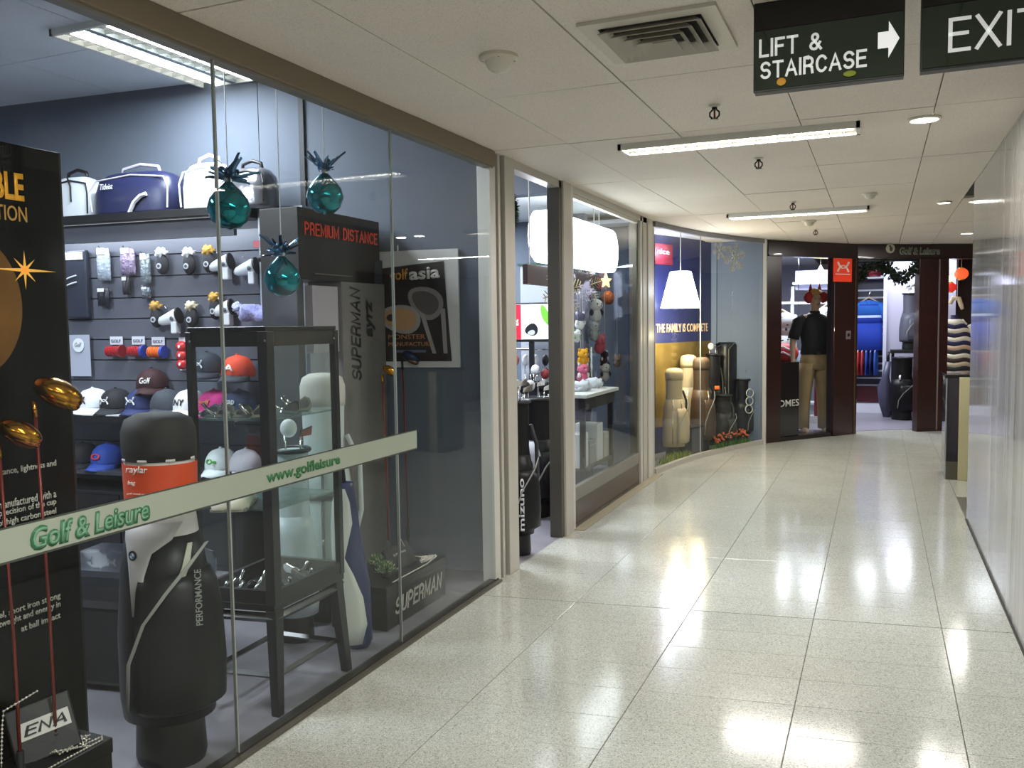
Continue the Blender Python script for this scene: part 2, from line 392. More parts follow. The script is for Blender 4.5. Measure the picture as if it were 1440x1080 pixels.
MB().box((FX+.0062, -.9, .909), (FX+.0078, 3.56, .9145)).build('band_edge', M('#3f453c', .5), bd)
MB().box((FX+.0062, -.9, .9985), (FX+.0078, 3.56, 1.003)).build('band_edge', M('#3f453c', .5), bd)
GRN = M('#2c6b46', .5); GRNL = M('#6c9c7c', .5)
UY = (0, 1, 0); UZ = (0, 0, 1)
def fa(px, py): p = PX(px, py, FX+.009); return p.y, p.z
lx = FX+.0085
g0 = 1.52
text('lettering_outline', 'Golf & Leisure', GRN, bd, (lx, g0, .922), UY, UZ, .40, .066, bold=.05, shear=.15, depth=.001)
text('lettering', 'Golf & Leisure', GRNL, bd, (lx+.001, g0+.008, .928), UY, UZ, .385, .054, bold=.005, shear=.15, depth=.001)
text('lettering', 'www.golfleisure', M('#1d6a35', .5), bd, (lx, 2.46, .925), UY, UZ, .46, .055, bold=.03, depth=.001)
# posts (aluminium)
def post(n, y0, y1, cols):
    t = setting(n); 
    for a, b2, dx, mt in cols: MB().box((FX-.07, y0+a, 0), (FX+dx, y0+b2, 2.48)).build('post_face', mt, t, bevel=.003)
post('trim_1', 4.44, 4.76, [(0, .075, .012, ALUL), (.078, .10, -.02, ALUD), (.103, .135, .016, ALU), (.138, .17, -.01, ALUD), (.172, .315, .03, ALU)])
post('trim_2', 5.555, 5.84, [(0, .05, .02, ALUD), (.052, .21, .035, ALU), (.212, .225, .01, ALUD), (.227, .28, .025, ALUL)])
post('trim_3', 7.66, 8.25, [(0, .06, .0, ALUD), (.063, .13, .02, ALUL), (.133, .16, -.01, ALUD), (.163, .30, .02, ALU), (.303, .32, -.01, ALUD), (.323, .50, .028, ALUL), (.503, .535, -.01, BLACK), (.538, .59, .02, ALU)])
t4 = setting('trim_4'); MB().box((FX-.06, 4.75, 2.43), (FX+.02, 8.24, 2.48)).build('head_rail', ALU, t4)
# door_1: glazed leaf
d1 = setting('door_1', (0, 0, 0))
bx('pane', (FX-.006, 5.84, .3), (FX+.004, 7.66, 2.42), GLASS, d1)
bx('kick_panel', (FX-.02, 5.84, .02), (FX+.008, 7.66, .2), M('#4a3a30', .25, .2), d1)
bx('bottom_rail', (FX-.025, 5.84, .2), (FX+.016, 7.66, .3), M('#8d8a82', .35, .6), d1, bevel=.003)
bx('top_rail', (FX-.025, 5.84, 2.40), (FX+.012, 7.66, 2.432), ALU, d1)
bx('sill', (FX-.03, 5.84, 0), (FX+.02, 7.66, .02), ALUD, d1)
fl2 = MB().box((FX+.015, 5.8, 0.0), (FX+.1, 8.25, .006)).build('threshold', M('#9a927d', .4), fl)
# window_2: curved display window
w2 = setting('window_2'); cw = [(-2.03, 8.25), (-1.93, 8.85), (-1.80, 9.45), (-1.56, 10.1), (-1.275, 10.76)]
def strip(pts, z0, z1, th, mat, name, parent, off=0):
    b = MB()
    L = []; Rr = []
    for i, (x, y) in enumerate(pts):
        a = Vector(pts[max(i-1, 0)]); c = Vector(pts[min(i+1, len(pts)-1)]); d = (c-a).normalized(); n = Vector((d.y, -d.x))
        L.append(Vector((x, y))+n*(off-th/2)); Rr.append(Vector((x, y))+n*(off+th/2))
    for i in range(len(pts)-1):
        b.hexa([(*L[i], z0), (*L[i+1], z0), (*Rr[i+1], z0), (*Rr[i], z0)], [(*L[i], z1), (*L[i+1], z1), (*Rr[i+1], z1), (*Rr[i], z1)])
    return b.build(name, mat, parent)
strip(cw[:3], .05, 2.43, .008, GLASS, 'pane', w2); strip(cw[2:], .05, 2.43, .008, GLASS, 'pane', w2)
strip(cw, 0, .05, .05, ALU, 'bottom_rail', w2); strip(cw, 2.43, 2.48, .05, M('#8a8a90', .5), 'top_rail', w2)
MB().box((-1.806, 9.444, .05), (-1.796, 9.456, 2.43)).build('joint_seal', M('#a9adb0', .4), w2)
MB().box((-1.29, 10.70, 0), (-1.25, 10.78, 2.48)).build('end_post', ALUL, w2)
# display box behind window_2
struct(MB().prism([(-2.15, 8.25), (-2.25, 8.25), (-3.2, 10.75), (-3.1, 10.8)], 0, 2.6).build('wall_display', M('#33406a', .6, var=.1, scale=3)))
struct(MB().prism([(-3.2, 10.8), (-1.28, 10.8), (-1.28, 10.9), (-3.2, 10.9)], 0, 2.6).build('wall_display', M('#5c6a80', .6, var=.04)))
struct(MB().prism([(-3.3, 8.3), (-2.03, 8.3), (-1.27, 10.8), (-3.3, 10.8)], 2.49, 2.53).build('ceiling', M('#b5b8c2', .8)))
# ============================================================ right polished wall
def polished():
    mt = bpy.data.materials.new('polished_panel'); mt.use_nodes = True; nt = mt.node_tree; L = nt.links.new
    b = nt.nodes['Principled BSDF']; b.inputs['Roughness'].default_value = .07; b.inputs['IOR'].default_value = 1.5
    tc = nt.nodes.new('ShaderNodeNewGeometry'); mp = nt.nodes.new('ShaderNodeMapping'); mp.inputs['Scale'].default_value = (9, 9, .25)
    n = nt.nodes.new('ShaderNodeTexNoise'); n.inputs['Scale'].default_value = 1; n.inputs['Detail'].default_value = 4
    L(tc.outputs['Position'], mp.inputs[0]); L(mp.outputs[0], n.inputs['Vector'])
    cr = nt.nodes.new('ShaderNodeValToRGB'); cr.color_ramp.elements[0].color = C3('#8b8986'); cr.color_ramp.elements[1].color = C3('#b3b1ad')
    cr.color_ramp.elements[0].position = .3; cr.color_ramp.elements[1].position = .7
    L(n.outputs[0], cr.inputs[0]); L(cr.outputs[0], b.inputs['Base Color'])
    bp = nt.nodes.new('ShaderNodeBump'); bp.inputs['Strength'].default_value = .06; bp.inputs['Distance'].default_value = .01
    L(n.outputs[0], bp.inputs['Height']); L(bp.outputs[0], b.inputs['Normal'])
    return mt
POL = polished()
wr = setting('wall_right')
for a, b2 in ((1.9, 3.05), (3.053, 4.2), (4.203, 5.65), (5.653, 7.1)):
    MB().box((.622, a, .0), (.82, b2, 2.49)).build('wall_panel', POL, wr)
MB().box((.612, 1.9, 0), (.621, 7.1, .008)).build('base_joint', M('#2b2823', .6), wr)
bx('side_wall', (.82, 1.9, 0), (.95, 7.1, 2.49), M('#9a9994', .6), wr)
struct(bx('wall_south', (-2.04, -4.1, 0), (4.5, -4, 2.5), M('#5a554e', .7)))
struct(bx('wall_east', (4.5, -4, 0), (4.6, 19, 2.5), M('#4a4540', .7)))
struct(bx('wall_cross', (.95, 1.9, 0), (4.5, 2.0, 2.49), M('#6a655c', .7)))
struct(bx('wall_north', (-4, 16.4, 0), (4.5, 16.5, 2.6), M('#a7a6b4', .7)))
struct(bx('wall_west', (-4.1, 11, 0), (-4, 16.4, 2.6), M('#c0c0cc', .7)))
struct(MB().prism([(-1.3, 10.9), (-.3, 12.2), (.9, 12.95), (4.5, 13.2), (4.5, 16.5), (-4, 16.5), (-4, 10.9)], 2.5, 2.54).build('ceiling', M('#c9cad2', .8)))
# ============================================================ far shopfront (dark wood), two straight runs
WOOD = M('#2a1512', .28, var=.18, scale=14, coat=.3)
WOODD = M('#1b0e0d', .3, coat=.3)
A2 = Vector((-1.25, 10.8, 0)); C2 = Vector((-.27, 12.05, 0)); D2 = Vector((1.25, 12.98, 0))
def run(a, b):
    u = (b-a).normalized(); return a, u, Vector((u.y, -u.x, 0)), (b-a).length, math.degrees(math.atan2(u.y, u.x))
ra = run(A2, C2); rb = run(C2, D2)
def onR(r, x, y, d=0):
    p = PP(x, y, r[0]+r[2]*d, r[2])-r[0]; return p.dot(r[1]), p.z
fa1 = setting('wall_front', A2, ra[4]); fb1 = setting('wall_front', C2, rb[4])
for r, par in ((ra, fa1), (rb, fb1)):
    zt = 2.475; zl = 2.30
    bx('lintel', (0, -.01, zl), (r[3], .14, zt), WOOD, par, bevel=.004)
    bx('lintel_lip', (0, -.03, zl-.015), (r[3], .1, zl), WOODD, par)
s1 = onR(ra, 1097, 500)[0]; s2 = onR(ra, 1171, 500)[0]
bx('pillar', (-.03, -.02, 0), (s1, .14, zl-.015), WOOD, fa1, bevel=.004)
bx('pillar', (s2, -.02, 0), (ra[3], .10, zl-.015), WOOD, fa1, bevel=.004)
bx('pillar_edge', (ra[3]-.06, -.03, 0), (ra[3]-.045, -.018, zl-.02), M('#4b3a22', .4), fa1)
bx('window_sill', (s1, 0, 0), (s2, .12, .05), WOODD, fa1)
bx('pane', (s1, .03, .05), (s2, .038, zl-.015), glass_mat('dark_shop_glass', (.93, .95, .95, 1)), fa1)
q = [onR(ra, x, y) for x, y in ((1097, 573), (1126, 558))]
text('window_lettering', 'OMES', M('#cfcdc8', .5), fa1, (q[0][0]+.0, .028, q[0][1]), (1, 0, 0), UZ, q[1][0]-q[0][0], .085, bold=.01)
bx('lower_film', (s1, .04, .05), (s1+(s2-s1)*.40, .045, .98), M('#160c0d', .3), fa1)
p3 = onR(rb, 1290, 500)[0]; p4 = onR(rb, 1331, 500)[0]; p5 = onR(rb, 1364, 400)[0]
bx('pillar', (p3, -.02, 0), (p4, .09, zl-.015), WOOD, fb1, bevel=.004)
bx('pillar_groove', ((p3+p4)/2+.06, -.026, .02), ((p3+p4)/2+.08, -.018, zl-.02), M('#6a6064', .4), fb1)
bx('door_track', (0, .02, zl-.045), (p3, .08, zl-.015), BLACK, fb1)
# sign letters on the lintel
a, b2 = onR(rb, 1264, 358), onR(rb, 1321, 345)
text('sign_lettering_outline', 'Golf & Leisure', M('#8f8a80', .4), fb1, (a[0], -.014, a[1]-.004), (1, 0, 0), UZ, b2[0]-a[0], .10, bold=.05, shear=.15)
text('sign_lettering', 'Golf & Leisure', M('#2f5a40', .4), fb1, (a[0]+.01, -.018, a[1]+.008), (1, 0, 0), UZ, b2[0]-a[0]-.02, .08, bold=0, shear=.15)
c = onR(rb, 1251, 349.5)
Mx = Matrix.Translation((c[0], -.012, c[1])) @ Matrix.Rotation(R(90), 4, 'X')
em = MB().lathe([(.062, -.01), (.062, .01), (.055, .014), (.001, .014)], 24, M4=Mx).build('sign_roundel', M('#b9b3a6', .4), fb1)
MB().ell((c[0]+.005, -.028, c[1]-.01), .022, .006, .03).build('roundel_figure', M('#4a4742', .5), em)
MB().ell((c[0]-.01, -.028, c[1]+.028), .014, .006, .014).build('roundel_figure', M('#4a4742', .5), em)
# red badge on the wooden panel: interlocked arcs emblem
a, b2 = onR(ra, 1172, 396, .02), onR(ra, 1198, 363, .02)
sg = thing('sign_plate', 'small red square sign with a white interlocked emblem on the dark wood shopfront', 'sign', ra[0]+ra[1]*a[0]+ra[2]*.022+Vector((0, 0, a[1])), ra[4])
W_, H_ = b2[0]-a[0], b2[1]-a[1]
bx('plate', (0, 0, 0), (W_, .008, H_), M('#d8391c', .4, emit=.25), sg)
def ua(name, cx_, cz_, w_, h_, y, mat, par, th=.22):
    b = MB()
    for s_ in (1, -1):
        pts = []
        for i in range(9):
            t = -1+2*i/8
            pts.append((cx_+t*w_/2, y-(.001 if s_ > 0 else 0), cz_+s_*(-h_*.14+h_*.62*abs(t)**2.2)))
        rr = [h_*th*(.45+.55*abs(-1+2*i/8)) for i in range(9)]
        b.tube(pts, [x*.55 for x in rr], 5)
    return b.build(name, mat, par)
ua('emblem', W_/2, H_*.62, W_*.6, H_*.42, -.004, M('#f3e9e4', .5), sg, .2)
bx('caption_bar', (W_*.1, -.003, H_*.3), (W_*.9, 0, H_*.33), M('#f3e9e4', .5), sg)
# door switch plate
c = onR(ra, 1193, 471, .02)
sp = thing('switch_plate', 'small grey square door switch on the dark wood panel', 'switch', ra[0]+ra[1]*c[0]+ra[2]*.022+Vector((0, 0, c[1])), ra[4])
bx('plate', (-.045, 0, -.055), (.045, .012, .055), M('#6d6266', .4), sp, bevel=.003); bx('button', (-.018, -.006, -.02), (.018, 0, .02), BLACK, sp)

# ============================================================ ceiling fittings
LIT = M('#ffffff', .5, emit=7); LITT = M('#fff6e6', .5, emit=3.5)
def troffer(label, x0, x1, y0, y1, z, n, emis, fins=True, tubes=1, axis='x', dz=.035):
    t = thing('ceiling_light', label, 'ceiling light', ((x0+x1)/2, (y0+y1)/2, z)); W = (x1-x0)/2; D = (y1-y0)/2
    b = MB()
    for a, c_ in (((-W, -D, -dz), (W, -D+.018, 0)), ((-W, D-.018, -dz), (W, D, 0)), ((-W, -D, -dz), (-W+.018, D, 0)), ((W-.018, -D, -dz), (W, D, 0))): b.box(a, c_)
    b.build('frame', M('#d6d4cc', .4), t)
    bx('reflector', (-W+.018, -D+.018, -.006), (W-.018, D-.018, -.001), M('#dcdcd8', .25, .6), t)
    for k in range(tubes):
        off = (-1+2*(k+.5)/tubes)*(D if axis == 'x' else W)
        if axis == 'x': MB().tube([(-W+.03, off, -.018), (W-.03, off, -.018)], .009, 10).build('tube', emis, t, smooth=True)
        else: MB().tube([(off, -D+.03, -.024), (off, D-.03, -.024)], .013, 10).build('tube', emis, t, smooth=True)
    for k in range(n):
        if axis == 'x':
            x = -W+.018+(2*W-.036)*(k+1)/(n+1); MB().box((x-.002, -D+.018, -dz), (x+.002, D-.018, -.012)).build('louver', M('#a9a9a4', .35), t)
        else:
            y = -D+.018+(2*D-.036)*(k+1)/(n+1); MB().box((-W+.018, y-.002, -dz), (W-.018, y+.002, -.012)).build('louver', M('#e4e4e0', .2, .7), t)
    if axis != 'x':
        for k in range(tubes-1):
            xo = (-1+2*(k+1)/tubes)*W; MB().box((xo-.02, -D+.018, -dz), (xo+.02, D-.018, -.012)).build('spine', M('#aab4b8', .2, .7), t)
    return t
troffer('long white fluorescent fitting with louvers on the corridor ceiling, the nearer one', -1.335, -.1, 4.62, 4.82, 2.482, 18, LITT)
troffer('long white fluorescent fitting on the corridor ceiling, the farther one beyond the second sprinkler', -1.3, -.09, 8.06, 8.26, 2.482, 18, LITT)
troffer('twin-tube louvered light fitting in the ceiling above the shop window display', -4.08, -3.56, 3.32, 4.46, 3.1, 11, LIT, tubes=2, axis='y')
troffer('light fitting on the ceiling deep in the shop seen through the doorway', -4.6, -3.5, 7.5, 7.8, 2.6, 8, LIT, tubes=2)
# diffuser
t = thing('air_diffuser', 'large square stepped air vent on the corridor ceiling', 'air vent', (-.70, 2.95, 2.48))
for k, (s_, z0, z1) in enumerate(((.225, -.012, 0), (.17, -.03, -.004), (.135, -.035, -.008), (.10, -.04, -.012), (.065, -.045, -.016))):
    b = MB(); ins = s_-.016 if k else .17
    o_ = [(-s_, -s_), (s_, -s_), (s_, s_), (-s_, s_)]
    if k == 0:
        for a, c_ in (((-s_, -s_, z0), (s_, -ins, z1)), ((-s_, ins, z0), (s_, s_, z1)), ((-s_, -ins, z0), (-ins, ins, z1)), ((ins, -ins, z0), (s_, ins, z1))): b.box(a, c_)
        b.build('frame', M('#c3bdb0', .5), t)
    else:
        i_ = s_-.03
        for j in range(4):
            a, c_ = o_[j], o_[(j+1) % 4]; ai = (a[0]/s_*i_, a[1]/s_*i_); ci = (c_[0]/s_*i_, c_[1]/s_*i_)
            b.hexa([(*a, z0), (*c_, z0), (*ci, z1+.0), (*ai, z1+.0)], [(*a, z0+.003), (*c_, z0+.003), (*ci, z1+.003), (*ai, z1+.003)])
        b.build('cone', M('#b3ada0', .45), t)
bx('duct', (-.17, -.17, -.002), (.17, .17, .0), M('#2f2c28', .8), t)
def smoke(label, p, s=1):
    t = thing('smoke_detector', label, 'smoke detector', p)
    MB().lathe([(.062*s, 0), (.062*s, -.012*s), (.055*s, -.018*s)], 28).build('base', M('#cdc6b6', .5), t, smooth='auto')
    MB().lathe([(.045*s, -.018*s), (.036*s, -.04*s), (.02*s, -.052*s), (.001, -.054*s)], 24).build('sensor_dome', M('#cfc9ba', .45), t, smooth='auto')
    for k in range(4):
        a = k*PI/2+.4; MB().ell((.05*s*math.cos(a), .05*s*math.sin(a), -.016*s), .005, .005, .004, 8, 4).build('screw', ALUD, t)
smoke('cream cone-shaped smoke detector on the ceiling left of the air vent', (-1.29, 2.92, 2.48), 1.15)
smoke('smoke detector far down the corridor ceiling, beyond the farther light fitting', (-.645, 8.96, 2.48), 1.1)
smoke('flat round ceiling speaker right of the farther light fitting', (-.08, 7.3, 2.48), .9)
def sprink(label, p):
    t = thing('sprinkler', label, 'sprinkler', p, group='sprinkler heads on the corridor ceiling')
    MB().lathe([(.026, 0), (.026, -.004), (.016, -.01)], 18).build('escutcheon', M('#c6c0b2', .5), t, smooth='auto')
    dk = M('#1c1a18', .4, .6)
    MB().lathe([(.012, -.008), (.012, -.022)], 12).build('body', dk, t)
    b = MB()
    for sg_ in (-1, 1): b.tube([(sg_*.008, 0, -.02), (sg_*.021, 0, -.032), (sg_*.021, 0, -.048), (sg_*.006, 0, -.062)], .004, 6)
    b.build('yoke', dk, t); MB().tube([(0, 0, -.02), (0, 0, -.062)], .0045, 6).build('bulb', M('#6b1a12', .2), t)
    MB().lathe([(.018, -.062), (.018, -.065)], 14).build('deflector', dk, t)
for lb, p in (('nearest sprinkler head, just in front of the nearer corridor light fitting', (-.70, 4.0, 2.48)),
              ('second sprinkler head, between the two corridor light fittings and beyond the nearer', (-.68, 5.39, 2.48)),
              ('third sprinkler head, just in front of the farther corridor light fitting', (-.67, 7.5, 2.48)),
              ('farthest sprinkler head, near the dark wood shopfront', (-.64, 9.83, 2.48))): sprink(lb, p)
def down(label, p, r=.07):
    t = thing('downlight', label, 'downlight', p)
    MB().torus((0, 0, -.006), r, .008, 28, 6).build('ring', M('#dad6cb', .4), t, smooth=True)
    MB().lathe([(r*.93, -.010), (r*.93, -.003)], 28).build('lamp', M('#fff4dc', .5, emit=6), t)
    area('downlight_lamp', (p[0], p[1], p[2]-.018), r*1.5, r*1.5, 6, WARM)
down('round downlight on the corridor ceiling right of the nearer light fitting', (.19, 4.72, 2.48))
down('left one of the two small downlights beyond the farther light fitting', (.49, 8.14, 2.48), .055)
down('right one of the two small downlights beyond the farther light fitting', (.73, 8.18, 2.48), .055)
down('farthest downlight, on the ceiling in front of the dark wood shopfront', (.917, 11.2, 2.48), .07)
# hanging signs
def hang_sign(label, x0, x1, z0, z1, Y, texts, arrow=None):
    t = thing('hanging_sign', label, 'sign', (x0, Y, z0)); W = x1-x0; H_ = z1-z0
    bx('housing', (0, 0, 0), (W, .045, H_), M('#141614', .35), t, bevel=.003)
    zf = H_-.085
    bx('header_panel', (.004, -.004, zf), (W-.004, 0, H_-.004), M('#0c0b0c', .15), t)
    fp = bx('face_panel', (.004, -.006, .006), (W-.004, -.001, zf-.003), M('#16281c', .08, coat=.6), t)
    for s_, x, z, w_, h_ in texts: btext('lettering', s_, M('#e6e9e6', .5, emit=.2), fp, (x, -.0065, z), (1, 0, 0), UZ, w_, h_, th=.17 if s_ != 'EXIT' else .12)
    if arrow:
        ax, az, s = arrow
        pl = [(-.5, .22), (.0, .22), (.0, .5), (.5, 0), (.0, -.5), (.0, -.22), (-.5, -.22)]
        Mx = Matrix.Translation((ax, -.009, az)) @ Matrix.Rotation(R(90), 4, 'X') @ Matrix.Diagonal((s*.55, s, 1, 1))
        MB().prism(pl, -.001, .002, M4=Mx).build('arrow', M('#f2f4f2', .5, emit=.35), fp)
    return t
hang_sign('dark green hanging sign reading LIFT & STAIRCASE with a white arrow', -.371, .057, 2.209, 2.48, 2.8,
          [('LIFT', .018, .103, .115, .055), ('&', .165, .103, .038, .053), ('STAIRCASE', .022, .036, .305, .056)], (.385, .107, .105))
hang_sign('dark green hanging EXIT sign at the right, beside the lift sign', .099, .56, 2.215, 2.48, 2.8, [('EXIT', .071, .04, .235, .10)])
b = bpy.data.objects['hanging_sign']
MB().ell((.085, -.012, .022), .014, .003, .012).build('sticker', M('#d89a1c', .5), b)
MB().ell((.28, -.012, .022), .018, .003, .009).build('sticker', M('#8f9a24', .5), b)
# ============================================================ left window display: wall shelving
SL = M('#565864', .5, var=.05, scale=3)
uL = WL(70, 400, .05)[0]; uR = WL(365, 400, .05)[0]
sh = thing('display_shelving', 'dark wall-mounted display shelving with slatted panel on the back wall of the window', 'shelving', W0+WR*uL, 5.4)
WS = uR-uL
zt = WL(200, 297, .36)[1]; zc = WL(200, 585, .36)[1]; zb = WL(120, 662, .36)[1]
nb = 12; z = .45
zs = [.45+i*(zt-.45-.1)/nb for i in range(nb+1)]
for i in range(nb): bx('slat_board', (0, -.045, zs[i]+.004), (WS, -.012, zs[i+1]-.004), SL, sh)
bx('back_board', (0, -.012, .1), (WS, -.002, zt), M('#34353d', .7), sh)
DK = M('#17171b', .35)
bx('top_shelf', (0, -.36, zt-.05), (WS+.03, -.002, zt), DK, sh, bevel=.003)
bx('valance', (0, -.30, zt-.17), (WS, -.27, zt-.055), M('#4c4e58', .5), sh)
bx('shelf', (0, -.36, zc-.022), (WS, -.045, zc), M('#c9ccd2', .35), sh); bx('shelf_edge', (0, -.366, zc-.05), (WS, -.36, zc-.006), DK, sh)
bx('shelf', (0, -.36, zb-.022), (WS, -.045, zb), M('#3a3b41', .35), sh)
bx('base_cabinet', (0, -.40, 0), (WS, -.002, zb-.12), DK, sh, bevel=.004)
for k in range(4): bx('cabinet_door', (WS*k/4+.005, -.412, .04), (WS*(k+1)/4-.005, -.402, zb-.14), BLACKG, sh)
MB().box((.05, -.25, zt-.075), (WS-.05, -.21, zt-.055)).build('light_strip', M('#f2f6ff', .5, emit=1.5), sh)
for k_ in range(3):
    q_ = W0+WR*(uL+WS*(k_+.5)/3)+WN*.22; area('shelf_strip_light', (q_.x, q_.y, zt-.085), WS/3, .03, 2.5, COOL, (R(38), 0, R(5.4)))
def onS(x, y, d=.2):      # world point on the plane d in front of the back wall
    return onW(x, y, d)
# pale pillar panel beside shelving
a = WL(360, 400, .10)[0]; b2 = WL(428, 400, .10)[0]
pc = setting('trim_5', W0, 5.4); bx('pillar_panel', (a+.03, -.10, 0), (b2, -.002, WL(400, 290, .1)[1]), M('#98a0a8', .5, var=.03), pc)
bx('pillar_panel', (b2+.01, -.12, 0), (b2+.5, -.004, 1.9), M('#3f414a', .6), pc)

# ---- bags on top shelf
def boxy_bag(name, label, p, w_, d_, h_, mat, group=None, trim=None, kind=0, rz=5.4):
    t = thing(name, label, 'bag', p, rz, group)
    rings = []
    for z, f, g in ((0, .97, 1), (.05*h_, 1, 1), (.5*h_, 1, 1), (.8*h_, .92, .85), (.95*h_, .74, .6), (h_, .55, .4)):
        rings.append([Vector(((abs(math.cos(q_))**.5)*(1 if math.cos(q_) > 0 else -1)*w_/2*f, (abs(math.sin(q_))**.5)*(1 if math.sin(q_) > 0 else -1)*d_/2*g, z)) for q_ in [2*PI*i/24 for i in range(24)]])
    MB().loft(rings).build('body', mat, t, smooth=True)
    tr = trim or BLACK
    b = MB(); b.tube([(-w_*.47, -d_*.47, .02), (-w_*.49, -d_*.49, .55*h_), (-w_*.42, -d_*.42, .8*h_), (0, -d_*.38, .9*h_), (w_*.42, -d_*.42, .8*h_), (w_*.49, -d_*.49, .55*h_), (w_*.47, -d_*.47, .02)], .006, 6)
    b.build('piping', tr, t)
    MB().tube([(-w_*.25, 0, h_*.93), (-w_*.22, 0, h_*1.12), (0, 0, h_*1.2), (w_*.22, 0, h_*1.12), (w_*.25, 0, h_*.93)], .011, 6).build('handle', tr, t, smooth=True)
    return t
def frac(p0, p1, f): return p0+(p1-p0)*f
d_ = .2
pl = onS(112, 300, d_); sc_ = (onS(140, 300, d_)-onS(84, 300, d_)).length
zt_ = zt
t = boxy_bag('shoe_bag', 'pale grey upright shoe bag on the top shelf, leftmost bag', Vector((pl.x, pl.y, zt_)), sc_, .2, .27, M('#c7ccd2', .5, bump=.1)); MB().tube([(.0, -.09, .26), (.03, -.1, .2), (.035, -.105, .1)], .006, 5).build('zip_pull', BLACK, t)
p = onS(201, 300, d_); sc_ = (onS(258, 300, d_)-onS(147, 300, d_)).length
t = boxy_bag('boston_bag', 'navy blue boston bag with pale piping on the top shelf', Vector((p.x, p.y, zt_)), sc_, .26, .27, M('#1d2144', .4, bump=.1), trim=M('#b9b5c4', .4))
text('script_lettering', 'Titleist', M('#e8e8ee', .5), t, (-sc_*.33, -.137, .155), (1, 0, 0), UZ, .1, .035, shear=.3)
MB().tube([(.02, -.14, .0), (.06, -.145, .06), (.11, -.142, .1), (.15, -.14, .11)], .014, 6).build('accent_stripe', M('#d9d6e2', .4), t)
p = onS(297, 300, d_); sc_ = (onS(328, 300, d_)-onS(268, 300, d_)).length
boxy_bag('shoe_bag', 'bright white bag on the top shelf behind the left turquoise bauble', Vector((p.x, p.y, zt_)), sc_, .2, .29, M('#e9ebee', .5), trim=M('#d5d8dc', .5))
p = onS(357, 300, d_); sc_ = (onS(388, 300, d_)-onS(330, 300, d_)).length
boxy_bag('boston_bag', 'shiny grey and black bag at the right end of the top shelf', Vector((p.x, p.y, zt_)), sc_, .22, .24, M('#77767c', .15, .5, bump=.2))
# ---- caps
def cap_thing(label, p, rz, col, brim=None, r=.092, group='caps on the display shelves', mark=None, markc='#e8e8e8', panel=None):
    t = thing('baseball_cap', label, 'cap', p, rz, group, None); t.scale = (1.18,)*3
    cm = M(col, .75, bump=.08, scale=60); bmm = M(brim or col, .7)
    # local -y is the front
    rings = []
    for k in range(9):
        z = k/8; rr = math.sqrt(max(0.0, 1-z**2.4)); rings.append([Vector((r*.92*rr*math.cos(a), r*1.06*rr*math.sin(a)-(.012*z if math.sin(a) < 0 else 0), .118*z+.012)) for a in [2*PI*i/24 for i in range(24)]])
    MB().loft(rings).build('crown', cm, t, smooth=True)
    vs = []; fs = []
    n = 12
    for i in range(n+1):
        a = PI+PI*(i/n)*.84+PI*.08; ca, sa = math.cos(a), math.sin(a)
        for k in range(4):
            f = k/3; ext = 1+f*.78*abs(sa)**.7; vs.append((r*.93*ca*(1+f*.06), r*1.0*sa*ext, .016-.028*f*abs(sa)-.02*abs(ca)*f+.012*(1-abs(ca))))
    for i in range(n):
        for k in range(3): fs.append((i*4+k, i*4+k+1, i*4+k+5, i*4+k+4))
    o = MB().add(vs, fs).build('brim', bmm, t, smooth=True); s_ = o.modifiers.new('s', 'SOLIDIFY'); s_.thickness = .004
    MB().ell((0, -.01, .131), .008, .008, .005, 8, 5).build('top_button', cm, t, smooth=True)
    if panel: MB().ell((0, .0, .012), r*.95, r*1.09, .118, 20, 8, z0=0, M4=None).build('back_panel', M(panel, .8), t, smooth=True).scale = (1, 1, 1)
    mc = M(markc, .5)
    if mark == 'ua': ua('emblem', 0, .066, .052, .042, -r*1.07, mc, t, .2)
    elif mark: text('emblem', mark, mc, t, (-.03, -r*1.10, .045), (1, 0, .0), (0, .35, 1), .06, .036, bold=.02, depth=.004)
    return t
zc_ = zc
def cap_at(px, base, label, col, d=.2, z=None, rz=6, **k):
    p = onS(px, base, d); p.z = (z if z is not None else zc_)+.012
    return cap_thing(label, p, rz, col, **k)
cap_at(133, 575, 'white cap with a small black emblem, leftmost on the upper cap shelf', '#dfe4ea', mark='ua', markc='#1c1c20')
cap_at(165, 575, 'black cap with a white emblem beside the white cap on the upper shelf', '#16181f', mark='ua', markc='#e8e8ec')
cap_at(201, 575, 'navy blue cap with a white emblem on the upper cap shelf', '#1d2a5c', mark='ua', markc='#e8e8ec')
cap_at(214, 530, 'maroon cap raised on a stand behind the navy cap', '#35131a', d=.12, z=zc_+.13, mark='Golf', markc='#d6cfd0', rz=22)
MB().lathe([(.04, 0), (.012, .02), (.012, .12)], 14, M4=Matrix.Translation(onS(214, 530, .12).xy.to_3d()+Vector((0, 0, zc_)))).build('cap_stand', DK, None, smooth='auto')
tag(bpy.data.objects['cap_stand'], 'small dark stand under the raised maroon cap', 'stand')
cap_at(236, 575, 'plain charcoal cap on the upper shelf behind the golf bag hood', '#383d47')
cap_at(268, 575, 'white cap with black lettering left of the glass case post', '#e6e8ec', mark='NY', markc='#222228')
cap_at(303, 575, 'bright pink cap with a white back seen through the glass case', '#cf2f86', brim='#d23a8c', mark='golf', markc='#e98a5a')
cap_at(338, 575, 'slate blue cap seen through the glass case right of the pink one', '#3a4669', mark='cap', markc='#dfe3ea')
cap_at(292, 505, 'dark navy cap hanging above the pink cap', '#1d2333', d=.2, z=zc_+.24, mark='ua', markc='#dfe3ea', rz=10, group='caps hanging above the shelf')
cap_at(335, 510, 'orange-red cap with a dark peak hanging above the slate blue cap', '#d9401d', d=.2, z=zc_+.22, brim='#2b2f3a', mark='A', markc='#f1e9e4', rz=10, group='caps hanging above the shelf')
